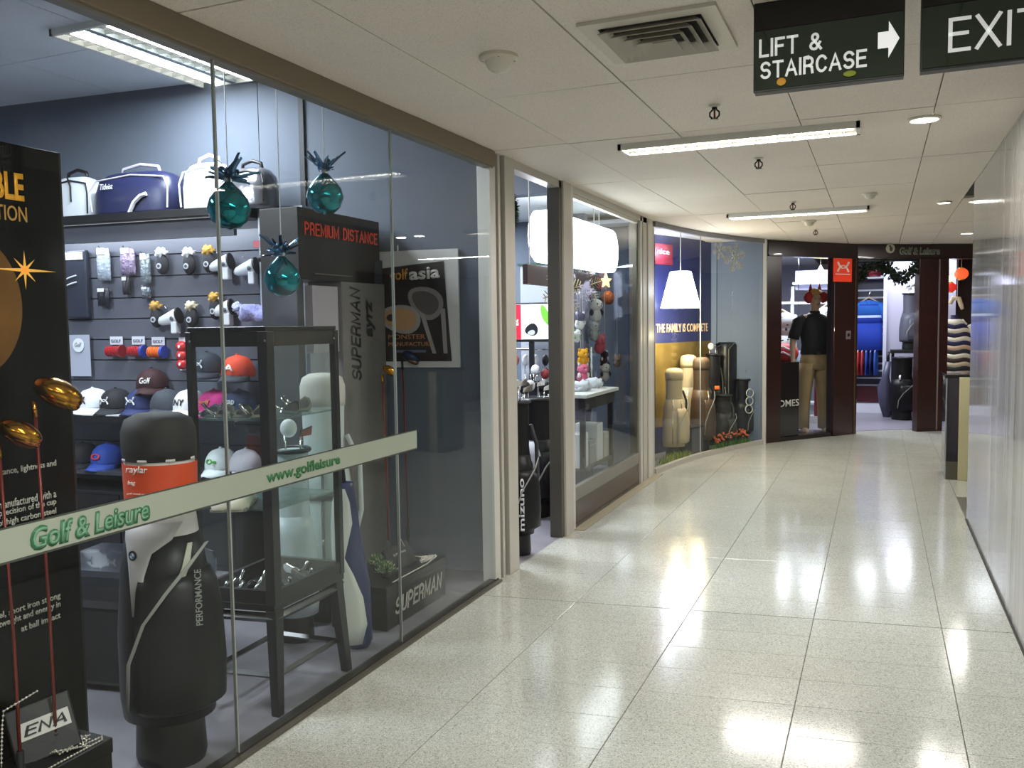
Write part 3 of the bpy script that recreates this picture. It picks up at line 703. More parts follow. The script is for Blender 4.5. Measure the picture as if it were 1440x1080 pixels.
cap_at(118, 640, 'black cap on the lower cap shelf, the leftmost there', '#101219', z=zb, d=.2)
cap_at(152, 640, 'royal blue cap with a red badge on the lower cap shelf', '#24439a', z=zb, d=.2, mark='O', markc='#c43440')
cap_at(255, 640, 'dark maroon cap on the lower shelf behind the golf bag hood', '#3a1418', z=zb, d=.15)
cap_at(312, 645, 'white cap with a green emblem on the lower shelf seen through the glass case', '#dfe3e4', z=zb, d=.22, mark='Og', markc='#4fae3a')
cap_at(345, 645, 'light grey mesh cap on the lower shelf, rightmost there', '#c3bcc4', z=zb, d=.22, rz=60)
# ---- hanging goods on the slats
def hang(name, label, cat, px, py, group, d=.10):
    p = onS(px, py, d); return thing(name, label, cat, p, 5.4, group)
def hook(t, z=.0): MB().tube([(0, .10-.045, z), (0, -.03, z), (0, -.04, z+.012)], .003, 5).build('hook', CHROME, t)
G1 = 'white putter covers hanging on the slats'
for px, py, lb in ((310, 372, 'white wedge-shaped putter cover in the upper row, left of its pair'), (346, 378, 'white wedge-shaped putter cover in the upper row, right of its pair'),
                   (238, 448, 'white wedge-shaped putter cover in the lower row, the left one'), (312, 436, 'white wedge-shaped putter cover in the lower row, the right one')):
    t = hang('putter_cover', lb, 'putter cover', px, py, G1); hook(t, .07)
    Mx = Matrix.Rotation(R(-14), 4, 'Y') @ Matrix.Rotation(R(90), 4, 'Y')
    MB().lathe([(.012, -.09), (.028, -.07), (.038, -.02), (.05, .05), (.052, .075)], 18, sy=.7, M4=Mx).build('shell', M('#ced2d8', .45), t, smooth=True)
    MB().lathe([(.054, .073), (.054, .086), (.04, .088)], 18, sy=.72, M4=Mx).build('cuff', BLACK, t)
    MB().ell((.045, -.036, .0), .014, .004, .014).build('badge', M('#4a4d57', .4), t)
    MB().box((.03, -.03, -.1), (.075, .02, -.02)).build('flap', M('#cfd2d6', .5), t, bevel=.008)
G2 = 'animal-trimmed dark headcovers hanging on the slats'
for px, py, lb, c1 in ((228, 365, 'dark headcover with a fluffy white top, upper row left', '#d8dadd'), (266, 365, 'dark headcover with a fluffy white top, upper row right', '#e2e3e4'),
                       (294, 362, 'dark headcover with a gold and black top, upper row', '#c79a4a'), (220, 440, 'dark headcover with a gold and black top, lower row left', '#b98f4c'),
                       (270, 440, 'dark headcover with a cream fluffy top, lower row middle', '#d8cbb0'), (303, 428, 'dark headcover with a small gold top, lower row right', '#c79a4a')):
    t = hang('club_headcover', lb, 'headcover', px, py, G2, .09)
    MB().ell((0, 0, -.03), .045, .035, .07, 14, 9).build('sock', M('#22222a', .8), t, smooth=True)
    MB().ell((0, -.01, .045), .038, .03, .026, 16, 10, nz=1.1).build('fluffy_top', M(c1, .9, bump=.6, scale=80), t, smooth=True)
    MB().ell((-.02, -.012, .065), .012, .01, .014, 8, 6).build('ear', M(c1, .9), t, smooth=True); MB().ell((.02, -.012, .065), .012, .01, .014, 8, 6).build('ear', M(c1, .9), t, smooth=True)
    Mx = Matrix.Translation((0, -.033, -.045)) @ Matrix.Rotation(R(90), 4, 'X')
    bd_ = MB().lathe([(.019, 0), (.019, .004)], 16, M4=Mx).build('round_badge', M('#b9bac0', .5), t); MB().lathe([(.01, .004), (.01, .006)], 12, M4=Mx).build('badge_centre', M('#3a3c46', .5), bd_)
# clear packets at the left
PL = M('#a9b4c2', .15, .3, bump=1.0, scale=45)
for px, py, w_, h_, lb, mt in ((146, 372, .11, .22, 'crumpled clear plastic packet, left of the sparkly ones on the slats', PL), (180, 368, .12, .18, 'crumpled purple-tinted sparkly packet on the slats', M('#8d7c99', .15, .3, bump=1.2, scale=50)),
                            (205, 378, .08, .2, 'narrow silvery plastic packet on the slats', M('#8d98a0', .12, .5, bump=1.2, scale=50)), (146, 418, .1, .12, 'small black pouch with a silver mark on the slats', M('#1d2028', .4, bump=.4)),
                            (178, 402, .06, .12, 'black packet with a white card on the slats', M('#26222a', .5)), (206, 412, .07, .08, 'small silver and black trinket packet on the slats', M('#6a6f7a', .15, .6, bump=1.2, scale=60))):
    t = hang('accessory_packet', lb, 'packet', px, py, 'accessory packets hanging on the slats', .08); hook(t, h_/2)
    rings = [[Vector((w_/2*f*math.cos(a), .018*g*math.sin(a)+.006*math.sin(5*a+z*40), z*h_)) for a in [2*PI*i/20 for i in range(20)]] for z, f, g in ((-.5, .95, .3), (-.4, 1, 1), (-.1, .97, 1.3), (.2, 1, 1.1), (.4, .9, .7), (.5, .8, .2))]
    MB().loft(rings).build('pack', mt, t, smooth=True)
    bx('header_card', (-w_*.35, -.02, h_*.3), (w_*.2, -.018, h_*.5) , M('#dfe1e4', .5), t)
t = hang('garment_packet', 'dark folded garment packet with two white stripes at the left of the slats', 'packet', 108, 400, None, .08)
h_ = (onS(108, 355, .08)-onS(108, 450, .08)).length; w_ = (onS(92, 400, .08)-onS(125, 400, .08)).length
bx('pack', (-w_/2, -.02, -h_/2), (w_/2, .02, h_/2), M('#2b2e3c', .3, bump=.3, scale=20), t, bevel=.01)
bx('header_card', (-w_/2, -.026, h_*.36), (w_*.4, -.02, h_*.47), M('#dfe2e8', .5), t)
for k in range(2): MB().tube([(-w_*.5, -.025, -.02+k*.045), (-w_*.2, -.026, .0+k*.045), (w_*.1, -.025, .015+k*.045)], .005, 5).build('stripe', M('#dfe2e8', .5), t)
t = hang('hanging_card', 'white card with a round white badge hanging below the garment packet', 'card', 112, 500, None, .08)
h_ = (onS(108, 470, .08)-onS(108, 528, .08)).length; w_ = (onS(98, 400, .08)-onS(128, 400, .08)).length
bx('card', (-w_/2, 0, -h_/2), (w_/2, .003, h_/2), M('#a7aabb', .5), t)
Mx = Matrix.Translation((0, -.004, h_*.25)) @ Matrix.Rotation(R(90), 4, 'X'); MB().lathe([(.048, 0), (.048, .004)], 24, M4=Mx).build('badge', M('#dfe3ea', .5), t)
text('badge_lettering', 'Golf', M('#8b8fa0', .5), t, (-.03, -.009, h_*.25-.012), (1, 0, 0), UZ, .06, .03, shear=.3)
# tubes of rings
for px, py, c1, c2, lb in ((160, 494, '#a5242c', '#8b1d25', 'red spool pack, left of two'), (191, 494, '#a8282f', '#2b3f9c', 'red spool pack with a blue end, right of two'), (219, 495, '#e06a2c', '#2c46a8', 'orange ribbed spool pack with a blue end')):
    t = hang('spool_pack', lb+' on the slats', 'spool', px, py, 'spool packs hanging on the slats', .09)
    for k in range(7):
        Mx = Matrix.Translation((-.05+k*.0145, 0, 0)) @ Matrix.Rotation(R(90), 4, 'Y'); MB().lathe([(.03, 0), (.036, .003), (.036, .010), (.03, .013)], 18, M4=Mx).build('ring', M(c1, .35), t, smooth='auto')
    Mx = Matrix.Translation((.054, 0, 0)) @ Matrix.Rotation(R(90), 4, 'Y'); MB().lathe([(.042, 0), (.042, .02)], 18, M4=Mx).build('end_disc', M(c2, .4), t)
    bx('header_card', (-.055, .03, .045), (.05, .035, .10), M('#cfd2de', .5), t); text('card_lettering', 'SPOOL' if 0 else 'GOLF', M('#3a3f55', .5), t, (-.045, .029, .06), (1, 0, 0), UZ, .08, .02)
t = hang('ball_pack', 'tall red pack of balls on a white card beside the spools', 'ball pack', 256, 500, None, .09)
bx('card', (-.045, .03, -.10), (.045, .034, .12), M('#dfe1e8', .5), t)
for k in range(3):
    bb = MB().ell((0, 0, .06-k*.058), .042, .034, .036, 18, 12).build('ball', M('#c22a2c', .3, bump=.3, scale=60), t, smooth=True)
    MB().ell((.004, -.034, .06-k*.058), .009, .003, .012, 8, 5).build('number', M('#e9e9ee', .5), bb)
t = hang('fluffy_headcover', 'long fluffy lilac headcover above the glass case', 'headcover', 365, 440, None, .16)
MB().ell((0, 0, 0), .17, .05, .05, 28, 14, nz=.9).build('fluff', M('#8f8fc4', .95, bump=.9, scale=70, sheen=.5), t, smooth=True)
MB().ell((-.15, -.01, .03), .035, .03, .03, 14, 9, nz=1).build('head', M('#b9bce0', .95, bump=.9, scale=70), t, smooth=True)
t = hang('small_plush', 'small white and black toy headcover behind the middle bauble', 'toy', 376, 352, None, .2)
MB().ell((0, 0, 0), .045, .035, .05, 14, 9, nz=.5).build('body', M('#dcdde0', .8), t, smooth=True); MB().ell((-.035, -.01, -.05), .03, .02, .022).build('foot', BLACK, t, smooth=True); bx('tag_card', (-.085, -.02, .02), (-.045, -.015, .06), M('#c9606c', .5), t); MB().ell((.0, -.01, .06), .03, .02, .018).build('ear', M('#e8b9bc', .8), t, smooth=True)
# ============================================================ left window display: free-standing pieces
def atv(x, y, P):       # height on the vertical through P seen at pixel row y
    d = ray(x, y); t = (P[0]*d.x+P[1]*d.y)/(d.x**2+d.y**2); return CAMH+t*d.z
def face(P):            # rotation (deg) that turns local -y towards the camera
    return math.degrees(math.atan2(-P[0], P[1]))*1.0
GRAYT = M('#b9b4ab', .5); GOLDP = M('#c9922f', .35, .6, emit=.25)
# --- tall black board with gold title
XB = -2.42
y0b = PX(83, 215, XB).y; zbt = PX(83, 215, XB).z
bdp = thing('display_board', 'tall black display board with gold title lettering at the left end of the window', 'sign', (XB, y0b, 0), 90)
LW = 1.25
bx('board', (-LW, 0, 0), (0, .05, zbt), M('#080707', .4, spec=.2), bdp, bevel=.003)
bx('board_edge', (-.004, .0, 0), (.004, .052, zbt), M('#26221e', .4), bdp)
def bl(px, py): p = PX(px, py, XB); return p.y-y0b, p.z
TX = lambda s_, xr, yb, yt, w_, mt, bold=.0, sh=0: text('board_lettering', s_, mt, bdp, (bl(xr, yb)[0]-w_, -.003, bl(xr, yb)[1]), (1, 0, 0), UZ, w_, bl(xr, yt)[1]-bl(xr, yb)[1], bold=bold, shear=sh)
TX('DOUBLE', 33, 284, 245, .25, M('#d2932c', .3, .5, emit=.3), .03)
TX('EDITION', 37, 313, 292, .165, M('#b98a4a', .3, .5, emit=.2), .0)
tw = M('#c9c4bb', .5)
for py, w_, s_ in ((652, .55, 'geometry for distance, lightness and'), (694, .5, 'is manufactured with a'), (706, .55, 'forged precision of the cup'), (719, .6, 'face of high carbon steel'), (732, .52, 'reduction   of the ball on it'),
                   (838, .5, 'soft feel, short iron strong'), (850, .55, 'with lightweight and energy in'), (866, .45, 'at ball impact')):
    TX(s_, 78 if py < 800 else 84, py+5, py-6, len(s_)*.0098, tw, .01)
# picture of a golden club head printed on the board (flat print)
c = bl(0, 430); Mx = Matrix.Translation((c[0]-.09, -.002, c[1])) @ Matrix.Rotation(R(90), 4, 'X')
pr = MB().prism([(.16*math.cos(a)*(1.0), .21*math.sin(a)) for a in [2*PI*i/40 for i in range(40)]], 0, .001, M4=Mx).build('printed_club_head', M('#7d5420', .4, .3, var=.35, scale=6), bdp)
c = bl(34, 380)
for L_, a in ((.11, 0), (.11, 180), (.06, 90), (.06, -90), (.05, 45), (.05, 135), (.05, -45), (.05, -135)):
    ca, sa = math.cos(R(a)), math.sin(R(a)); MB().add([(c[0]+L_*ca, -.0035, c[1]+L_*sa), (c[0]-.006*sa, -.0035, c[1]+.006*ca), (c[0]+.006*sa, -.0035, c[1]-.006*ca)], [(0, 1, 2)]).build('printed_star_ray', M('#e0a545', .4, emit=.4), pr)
# --- drivers standing head-up
def driver(label, P, h, hm, facem, rz, group=None, base=True, sz=1.0, shaft='#7a2a22'):
    t = thing('golf_driver', label, 'golf club', (P[0], P[1], 0), rz, group)
    if base: MB().lathe([(.05, 0), (.05, .012), (.015, .02), (.015, .05)], 18).build('stand_foot', DK, t, smooth='auto')
    MB().tube([(0, 0, .02), (0, 0, h*.5), (-.01, 0, h-.02)], .0055, 8, .0045).build('shaft', M(shaft, .3, .3), t, smooth=True)
    MB().tube([(0, 0, .02), (0, 0, .27)], .0125, 8, .010).build('grip', RUB, t, smooth=True)
    MB().tube([(-.01, 0, h-.05), (-.012, 0, h)], .0075, 8).build('hosel', hm, t, smooth=True)
    Mx = Matrix.Translation((.045*sz, 0, h+.022)) @ Matrix.Rotation(R(30), 4, 'Y')
    hd = MB().ell((0, 0, 0), .062*sz, .055*sz, .034*sz, 24, 12, M4=Mx).build('head', hm, t, smooth=True)
    MB().ell((.01, -.0, -.013*sz), .054*sz, .048*sz, .024*sz, 24, 8, M4=Mx).build('sole_plate', facem, hd, smooth=True)
    return t
P = PX(74, 548, -2.30); driver('gold driver head standing up beside the black board edge, the upper one', (P.x, P.y-.05), P.z-.03, GOLD, GOLD, 60, sz=1.2)
P = PX(12, 605, -2.30); driver('gold driver head in front of the black board at the left edge of the photo', (P.x, P.y-.02), P.z-.03, GOLD, M('#c97b4a', .15, 1), 60, sz=1.0)
# --- golf bags
def staff_bag(label, P, h, r, rz, body, accent, hood=None, wrap=None, name='golf_bag', group=None, front=None, strap=True, clubs=0, sy=.85, pocket=True, word=None):
    t = thing(name, label, 'golf bag', (P[0], P[1], P[2] if len(P) > 2 else 0), rz, group)
    bm_ = M(body, .42, bump=.05, scale=12, spec=.3); am = M(accent, .45); top = h if not hood else h*.88
    MB().lathe([(r*.7, 0), (r*.74, .02*h), (r*.7, .13*h), (r*.95, .15*h)], 28, sy=sy).build('base', M('#0e0e10', .5), t, smooth='auto')
    prof = [(r*.95, .14*h), (r, .2*h), (r*1.0, .38*h), (r*.9, .55*h), (r*.76, .66*h)]
    MB().lathe(prof, 32, sy=sy).build('body', bm_, t, smooth=True)
    MB().lathe([(r*.74, .655*h), (r*.69, .72*h), (r*.72, top)], 32, sy=sy).build('collar', am if hood or wrap else bm_, t, smooth='auto')
    def rad(z):
        pts = [(z_*1.0, r_) for r_, z_ in prof]+[(.72*h, r*.69), (top, r*.72)]
        for (a, ra_), (b_, rb_) in zip(pts[:-1], pts[1:]):
            if a <= z <= b_: return ra_+(rb_-ra_)*(z-a)/(b_-a)
        return r*.72
    def patch(nm, rows, mat, off=.005, par=t):
        vs = []; fs = []; n = 8
        for z, a0, a1 in rows:
            rr = rad(z)+off
            for i in range(n+1): a = R(-90+a0+(a1-a0)*i/n); vs.append((rr*math.cos(a), rr*sy*math.sin(a), z))
        for k in range(len(rows)-1):
            for i in range(n): fs.append((k*(n+1)+i, k*(n+1)+i+1, (k+1)*(n+1)+i+1, (k+1)*(n+1)+i))
        o = MB().add(vs, fs).build(nm, mat, par, smooth=True); s_ = o.modifiers.new('s', 'SOLIDIFY'); s_.thickness = .006; s_.offset = 1; return o
    t['_'] = 0; del t['_']
    if pocket:
        pk = MB()
        rings = []
        for z, g in ((.17, .2), (.19, .9), (.3, 1), (.45, .95), (.52, .7), (.56, .2)):
            rr = rad(z*h); rings.append([Vector(((rr+.045*g*max(0, math.cos(a-R(-25)))**.6)*math.cos(a), (rr*sy+.03*g)*math.sin(a), z*h)) for a in [R(-95)+R(120)*i/12 for i in range(13)]]+[Vector((rr*.8*math.cos(a), rr*.8*sy*math.sin(a), z*h)) for a in [R(25)-R(120)*i/12 for i in range(13)]])
        pk.loft(rings).build('side_pocket', bm_, t, smooth=True)
        patch('pocket_piping', [(.20*h, -12, -9), (.33*h, -9, -6), (.44*h, 6, 9), (.52*h, 26, 30), (.58*h, 46, 51), (.64*h, 76, 82)], M('#8f8f8a', .4), .05)
    if hood:
        hh = h-top; MB().lathe([(r*.75, top-.012*h), (r*.765, top+.2*hh), (r*.765, top+.55*hh), (r*.68, top+.83*hh), (r*.45, top+.96*hh), (.001, top+hh)], 30, sy=sy).build('hood', M(hood, .7, bump=.1, scale=30), t, smooth=True)
    else:
        MB().torus((0, 0, 0), r*.74, .012, 30, 8).build('rim', BLACK, t, smooth=True).location = (0, 0, top); bpy.data.objects[-1] if 0 else None
    if wrap:
        z0, z1 = wrap[1], wrap[2]; MB().lathe([(r*.745, z0*h), (r*.76, z1*h)], 32, sy=sy, cap=False).build('wrap_label', M(wrap[0], .5), t, smooth=True)
    if strap:
        MB().tube([(r*.8, 0, .85*top), (r*1.18, .02, .72*top), (r*1.2, .02, .5*top), (r*.95, 0, .36*top)], .013, 6).build('strap', M(accent if accent != body else '#26262a', .6), t, smooth=True)
    for k in range(clubs):
        a = k*2.4; x, y = r*.42*math.cos(a), r*.36*math.sin(a); hh = top+.06+.05*((k*37) % 5)/5
        MB().tube([(x*.8, y*.8, top-.1), (x, y, hh)], .005, 6).build('club_shaft', CHROME, t, smooth=True)
        if k % 2: MB().ell((x+.02, y, hh+.02), .04, .03, .045, 12, 8).build('club_cover', M(['#17171a', '#d9dadd', '#7a1f24'][k % 3], .6), t, smooth=True)
        else: MB().hexa([(x-.01, y-.008, hh), (x+.05, y-.012, hh+.01), (x+.05, y+.004, hh+.01), (x-.01, y+.004, hh)], [(x-.004, y-.006, hh+.03), (x+.055, y-.01, hh+.055), (x+.055, y+.002, hh+.055), (x-.004, y+.002, hh+.03)]).build('club_head', CHROME, t)
    return t, patch, rad
P = (-2.262, 2.19)
t, patch, rad = staff_bag('large black golf bag with a white V-shaped front and an orange-wrapped collar', P, 1.22, .165, 14, '#0b0b0d', '#d9d3cf', hood='#191715', wrap=('#d9491c', .745, .86), strap=False)
patch('front_panel', [(.45*1.22, -12, 0), (.56*1.22, -18, 3), (.62*1.22, -26, 12), (.655*1.22, -34, 40), (.70*1.22, -38, 60)], M('#bdb7b8', .5), .006)
patch('side_flash', [(.40*1.22, 28, 30), (.5*1.22, 34, 42), (.58*1.22, 50, 60), (.64*1.22, 62, 70)], M('#b2b3a2', .5), .008)
bm2 = patch('label_edge', [(.868*1.22, -180, 180), (.875*1.22, -180, 180)], M('#cfc6c2', .6), .004)
a = R(-90-14); z = .615*1.22; rr = rad(z)+.012
bd2 = thing; cpt = Vector((rr*math.cos(a), rr*.85*math.sin(a), z))
Mx = Matrix.Translation(cpt) @ Matrix.Rotation(R(-14), 4, 'Z') @ Matrix.Rotation(R(90), 4, 'X')
em = MB().lathe([(.017, 0), (.017, .004)], 24, M4=Mx).build('emblem', M('#15151a', .3), t)
for k in (0, 1): 
    MB().prism([(0, 0)]+[(.010*math.cos(R(q_)), .010*math.sin(R(q_))) for q_ in range(k*180, k*180+91, 15)], .004, .0055, M4=Mx).build('emblem_quarter', M('#dcdce0', .4), em)
    MB().prism([(0, 0)]+[(.010*math.cos(R(q_)), .010*math.sin(R(q_))) for q_ in range(90+k*180, k*180+181, 15)], .004, .0055, M4=Mx).build('emblem_quarter', M('#4f83c0', .4), em)
wl = M('#e8ded6', .5)
a0 = R(-90-8); rr = .165*.80
text('label_lettering', 'raylar', wl, t, (-.06, -.103, .835*1.22), (1, -.1, 0), UZ, .085, .030, bold=.01, shear=.2)
text('label_lettering', 'bag', wl, t, (-.055, -.103, .805*1.22), (1, -.1, 0), UZ, .03, .017, bold=.01, shear=.2)
text('label_lettering', 'golf stand series', wl, t, (-.06, -.103, .78*1.22), (1, -.1, 0), UZ, .09, .007)
text('side_lettering', 'PERFORMANCE', M('#8f908c', .5), t, (.185, -.085, .42*1.22), (0, 0, 1), (-.85, -.5, 0), .19, .022, bold=.01)
# pale bags behind the glass case
P = PX(455, 600, -2.60)
t, patch, rad = staff_bag('tall pale white golf bag standing behind the glass case', (P.x, P.y), 1.27, .15, 20, '#b9c2bf', '#c3c9c7', hood='#c9c0b8', pocket=False)
for a0 in (-40, 5, 45): patch('dark_seam', [(.16*1.27, a0, a0+5), (.4*1.27, a0, a0+5), (.65*1.27, a0, a0+6)], M('#3a403f', .5), .004)
patch('cross_strap', [(.5*1.27, -70, 80), (.53*1.27, -70, 80)], M('#34393a', .5), .008)
for sgn in (-1, 1): bx('stand_foot', (sgn*.09-.035, -.16, 0), (sgn*.09+.035, -.10, .12), DK, t, bevel=.01)
P = PX(412, 700, -2.56)
staff_bag('white golf bag half hidden behind the front post of the glass case', (P.x, P.y), .92, .11, 30, '#c2cbd0', '#d3d8da', pocket=False, strap=False, clubs=2)
# white and navy slim bag
t = thing('carry_bag', 'slim white and navy carry bag leaning between the glass case and the black box', 'golf bag', (-2.255, 3.30, 0), 30)
def sweep(zs): 
    return [[Vector((cx_+rx_*math.cos(a), ry_*math.sin(a), z)) for a in [2*PI*i/20 for i in range(20)]] for z, cx_, rx_, ry_ in zs]
MB().loft(sweep([(0, .03, .05, .05), (.03, .03, .065, .06), (.3, .02, .07, .065), (.55, -.01, .06, .055), (.74, -.02, .05, .045), (.78, -.02, .046, .04)])).build('body', M('#1f2a55', .4), t, smooth=True)
vs = []; fs = []
rows = [(.03, -.05, .05), (.12, -.06, .075), (.25, -.064, .06), (.36, -.068, .02), (.44, -.078, -.02), (.52, -.08, .0), (.6, -.08, .02), (.7, -.07, .01), (.76, -.05, -.01)]
for z, xa, xb in rows:
    for i in range(5): x = xa+(xb-xa)*i/4; vs.append((x, -.068*math.sqrt(max(.1, 1-((x)/.1)**2))-.006, z))
for k in range(len(rows)-1):
    for i in range(4): fs.append((k*5+i, k*5+i+1, k*5+i+6, k*5+i+5))
o = MB().add(vs, fs).build('white_panel', M('#c9ccc4', .45), t, smooth=True); o.modifiers.new('s', 'SOLIDIFY').thickness = .006
for x, z in ((-.02, .1), (-.03, .22), (-.03, .33), (-.04, .58), (-.04, .68)): MB().ell((x, -.074, z), .005, .003, .006, 8, 5).build('rivet', BLACK, t)
MB().tube([(-.02, 0, .78), (-.03, 0, .9), (.01, -.01, .93)], .012, 8).build('handle', BLACK, t, smooth=True)
# --- glass case on splayed-leg table
gc = thing('display_case', 'black framed glass display case on a splayed-leg table in the shop window', 'display case', (-2.29, 2.80, 0), 0)
def lc(x, y, z): return Vector((x+2.29, y-2.80, z))
A_, B_, C_, D_ = (-2.13, 2.6), (-2.13, 3.04), (-2.47, 3.02), (-2.45, 2.55)
cc_ = [A_, B_, C_, D_]; tt = .435
def grow(p, g): return (-2.29+(p[0]+2.29)*g, 2.80+(p[1]-2.8)*g)
CB = M('#121213', .3)
def q4(z, g=1): return [lc(*grow(p, g), z) for p in cc_]
MB().hexa(q4(tt-.028, 1.06), q4(tt, 1.06)).build('table_top', CB, gc, bevel=.003)
for p in cc_:
    o_ = grow(p, .98); f_ = grow(p, 1.06); s_ = .024
    a = lc(*o_, tt-.028); c = lc(*f_, 0)
    a.x = a.x*.93; a.y *= .93
    MB().hexa([c+Vector((dx*s_*.7, dy*s_*.7, 0)) for dx, dy in ((-1, -1), (1, -1), (1, 1), (-1, 1))], [a+Vector((dx*s_, dy*s_, 0)) for dx, dy in ((-1, -1), (1, -1), (1, 1), (-1, 1))]).build('leg', CB, gc)
for i in range(4):
    a, c = lc(*grow(cc_[i], .9), .14), lc(*grow(cc_[(i+1) % 4], .9), .14); MB().tube([a, c], .013, 4).build('stretcher', CB, gc)
    a, c = lc(*grow(cc_[i], .95), tt-.06), lc(*grow(cc_[(i+1) % 4], .95), tt-.06); MB().tube([a, c], .02, 4).build('apron', CB, gc)
zt2 = 1.487
for i, p in enumerate(cc_):
    o_ = lc(*p, 0); s_ = .022 if i in (0,) else .014
    MB().box((o_.x-s_, o_.y-s_, tt), (o_.x+s_, o_.y+s_, zt2)).build('corner_post', CB, gc, bevel=.002)
    MB().ell((o_.x+.015, o_.y-.02, zt2-.035), .005, .005, .005, 8, 5).build('bolt', CHROME, gc)
MB().hexa(q4(zt2, 1.04), q4(zt2+.018, 1.04)).build('top_board', CB, gc, bevel=.002)
for i in range(4):
    a, c = lc(*cc_[i], zt2-.03), lc(*cc_[(i+1) % 4], zt2-.03); d = (c-a).normalized(); n_ = Vector((d.y, -d.x, 0))*.01; u_ = Vector((0, 0, .03))
    for zz in (0, -1.0): MB().hexa([a-n_-u_*.9+Vector((0, 0, zz)), c-n_-u_*.9+Vector((0, 0, zz)), c+n_-u_*.9+Vector((0, 0, zz)), a+n_-u_*.9+Vector((0, 0, zz))], [a-n_+u_+Vector((0, 0, zz)), c-n_+u_+Vector((0, 0, zz)), c+n_+u_+Vector((0, 0, zz)), a+n_+u_+Vector((0, 0, zz))]).build('rail', CB, gc)
    a, c = lc(*cc_[i], 0), lc(*cc_[(i+1) % 4], 0); n_ = n_*.2
    if i != 2: MB().hexa([v+Vector((0, 0, tt+.03)) for v in (a-n_, c-n_, c+n_, a+n_)], [v+Vector((0, 0, zt2-.05)) for v in (a-n_, c-n_, c+n_, a+n_)]).build('glass_pane', GLASS2, gc)
SG = M('#5f7771', .08, alpha=.55)
for zz in (1.15, .80):
    MB().hexa(q4(zz-.007, .96), q4(zz, .96)).build('glass_shelf', SG, gc)
# iron heads on the shelves
def iron(label, P, rz, group, mat=CHROME, rot=None):
    t = thing('iron_head', label, 'club head', P, rz, group, rot)
    bl_ = [(-.035, .0), (.03, -.004), (.045, .012), (.04, .045), (.02, .056), (-.03, .022)]
    Mx = Matrix.Rotation(R(62), 4, 'X')
    MB().prism(bl_, 0, .011, M4=Mx).build('blade', mat, t, bevel=.002)
    MB().prism([(x*.7+.004, y*.6+.011) for x, y in bl_], .011, .0125, M4=Mx).build('cavity', M('#6a6a6e', .3, .9), t)
    MB().tube([(-.03, 0, .012), (-.055, .0, .03), (-.075, .005, .06)], .007, 8).build('hosel', mat, t, smooth=True)
    return t
i1 = None
def irons(pts, z, lab, grp, rz0=20):
    global i1
    for k, (x, y) in enumerate(pts):
        rz_ = rz0+k*17
        l_ = lab[k]
        if i1 is None: i1 = iron(l_, (x, y, z), rz_, grp)
        else: o = dup(i1, (x, y, z), rz_, l_); o['group'] = grp
def gp(u, v): # bilinear inside the case footprint: u along glass, v away from it
    ax = Vector(A_).lerp(Vector(B_), u); dx = Vector(D_).lerp(Vector(C_), u); p = ax.lerp(dx, v); return p.x, p.y
irons([gp(.1, .9), gp(.08, .68), gp(.1, .46), gp(.12, .25)], 1.151, [w_+' of the four iron heads in front on the upper glass shelf' for w_ in ('leftmost chrome one', 'second from left, chrome,', 'third from left, chrome,', 'rightmost chrome one')], 'iron heads in front on the upper glass shelf')
irons([gp(.5, .2), gp(.72, .25), gp(.9, .4)], 1.151, [w_+' of three iron heads at the right on the upper glass shelf' for w_ in ('nearest chrome one', 'middle chrome one', 'farthest chrome one')], 'iron heads at the right of the upper glass shelf')
irons([gp(.08, .95), gp(.06, .74), gp(.08, .52), gp(.1, .3), gp(.3, .6), gp(.3, .85)], tt+.001, [w_+' on the left half of the case tabletop' for w_ in ('leftmost chrome iron head', 'second chrome iron head from the left', 'third chrome iron head from the left', 'chrome iron head beside the front post', 'raised chrome iron head in the back row', 'chrome iron head farthest back')], 'iron heads at the left on the tabletop', 200)
irons([gp(.45, .3), gp(.7, .3), gp(.85, .55)], tt+.001, [w_+' right of the front post on the tabletop' for w_ in ('chrome iron head just', 'second chrome iron head', 'last chrome iron head')], 'iron heads at the right on the tabletop', 150)
p = gp(.12, .6)
for k, off in enumerate((-.07, .05)):
    t = thing('golf_shoe', ('left' if k == 0 else 'right')+' cream golf shoe of the pair on the lower shelf of the glass case', 'shoe', (p[0]+off*.4, p[1]+.0+off*.2, .801), -60, 'golf shoes in the case')
    MB().loft([[Vector((x, y_*w_, z_)) for y_, z_ in ((-.04, 0), (.04, 0), (.045, h_*.5), (.025, h_), (-.025, h_), (-.045, h_*.5))] for x, w_, h_ in ((-.13, .6, .06), (-.1, .9, .085), (-.05, .85, .09), (.02, .95, .06), (.08, 1.05, .045), (.12, .7, .03))]).build('upper', M('#cfccb8', .5), t, smooth=True)
    bx('sole', (-.13, -.042, -.001), (.12, .042, .012), M('#8d8b80', .6), t, bevel=.004)
# garland on the case
t = tag(MB().build('x', BLACK) if 0 else thing('tinsel_garland', 'frosted green tinsel garland lying on top of the glass case', 'garland', lc(0, 0, 0)+Vector((-2.29, 2.80, zt2+.018))), 'frosted green tinsel garland lying on top of the glass case', 'garland')
def tinsel(path, r, n, mats, par, L_=.03, name='needles'):
    for mi, mt in enumerate(mats):
        b = MB()
        for k in range(n//len(mats)):
            f = random.random()*(len(path)-1); i = min(int(f), len(path)-2); p = Vector(path[i]).lerp(Vector(path[i+1]), f-i)
            d = Vector((random.gauss(0, 1), random.gauss(0, 1), random.gauss(0, 1))).normalized(); q_ = p+d*r*random.random()
            e = q_+Vector((random.gauss(0, 1), random.gauss(0, 1), random.gauss(0, 1))).normalized()*L_; s_ = d.orthogonal().normalized()*.0018
            q_.z = max(q_.z, path[i][2]-r*.9); e.z = max(e.z, path[i][2]-r*.9)
            b.add([q_-s_, q_+s_, e], [(0, 1, 2)])
        b.build(name, mt, par, stuff=True)
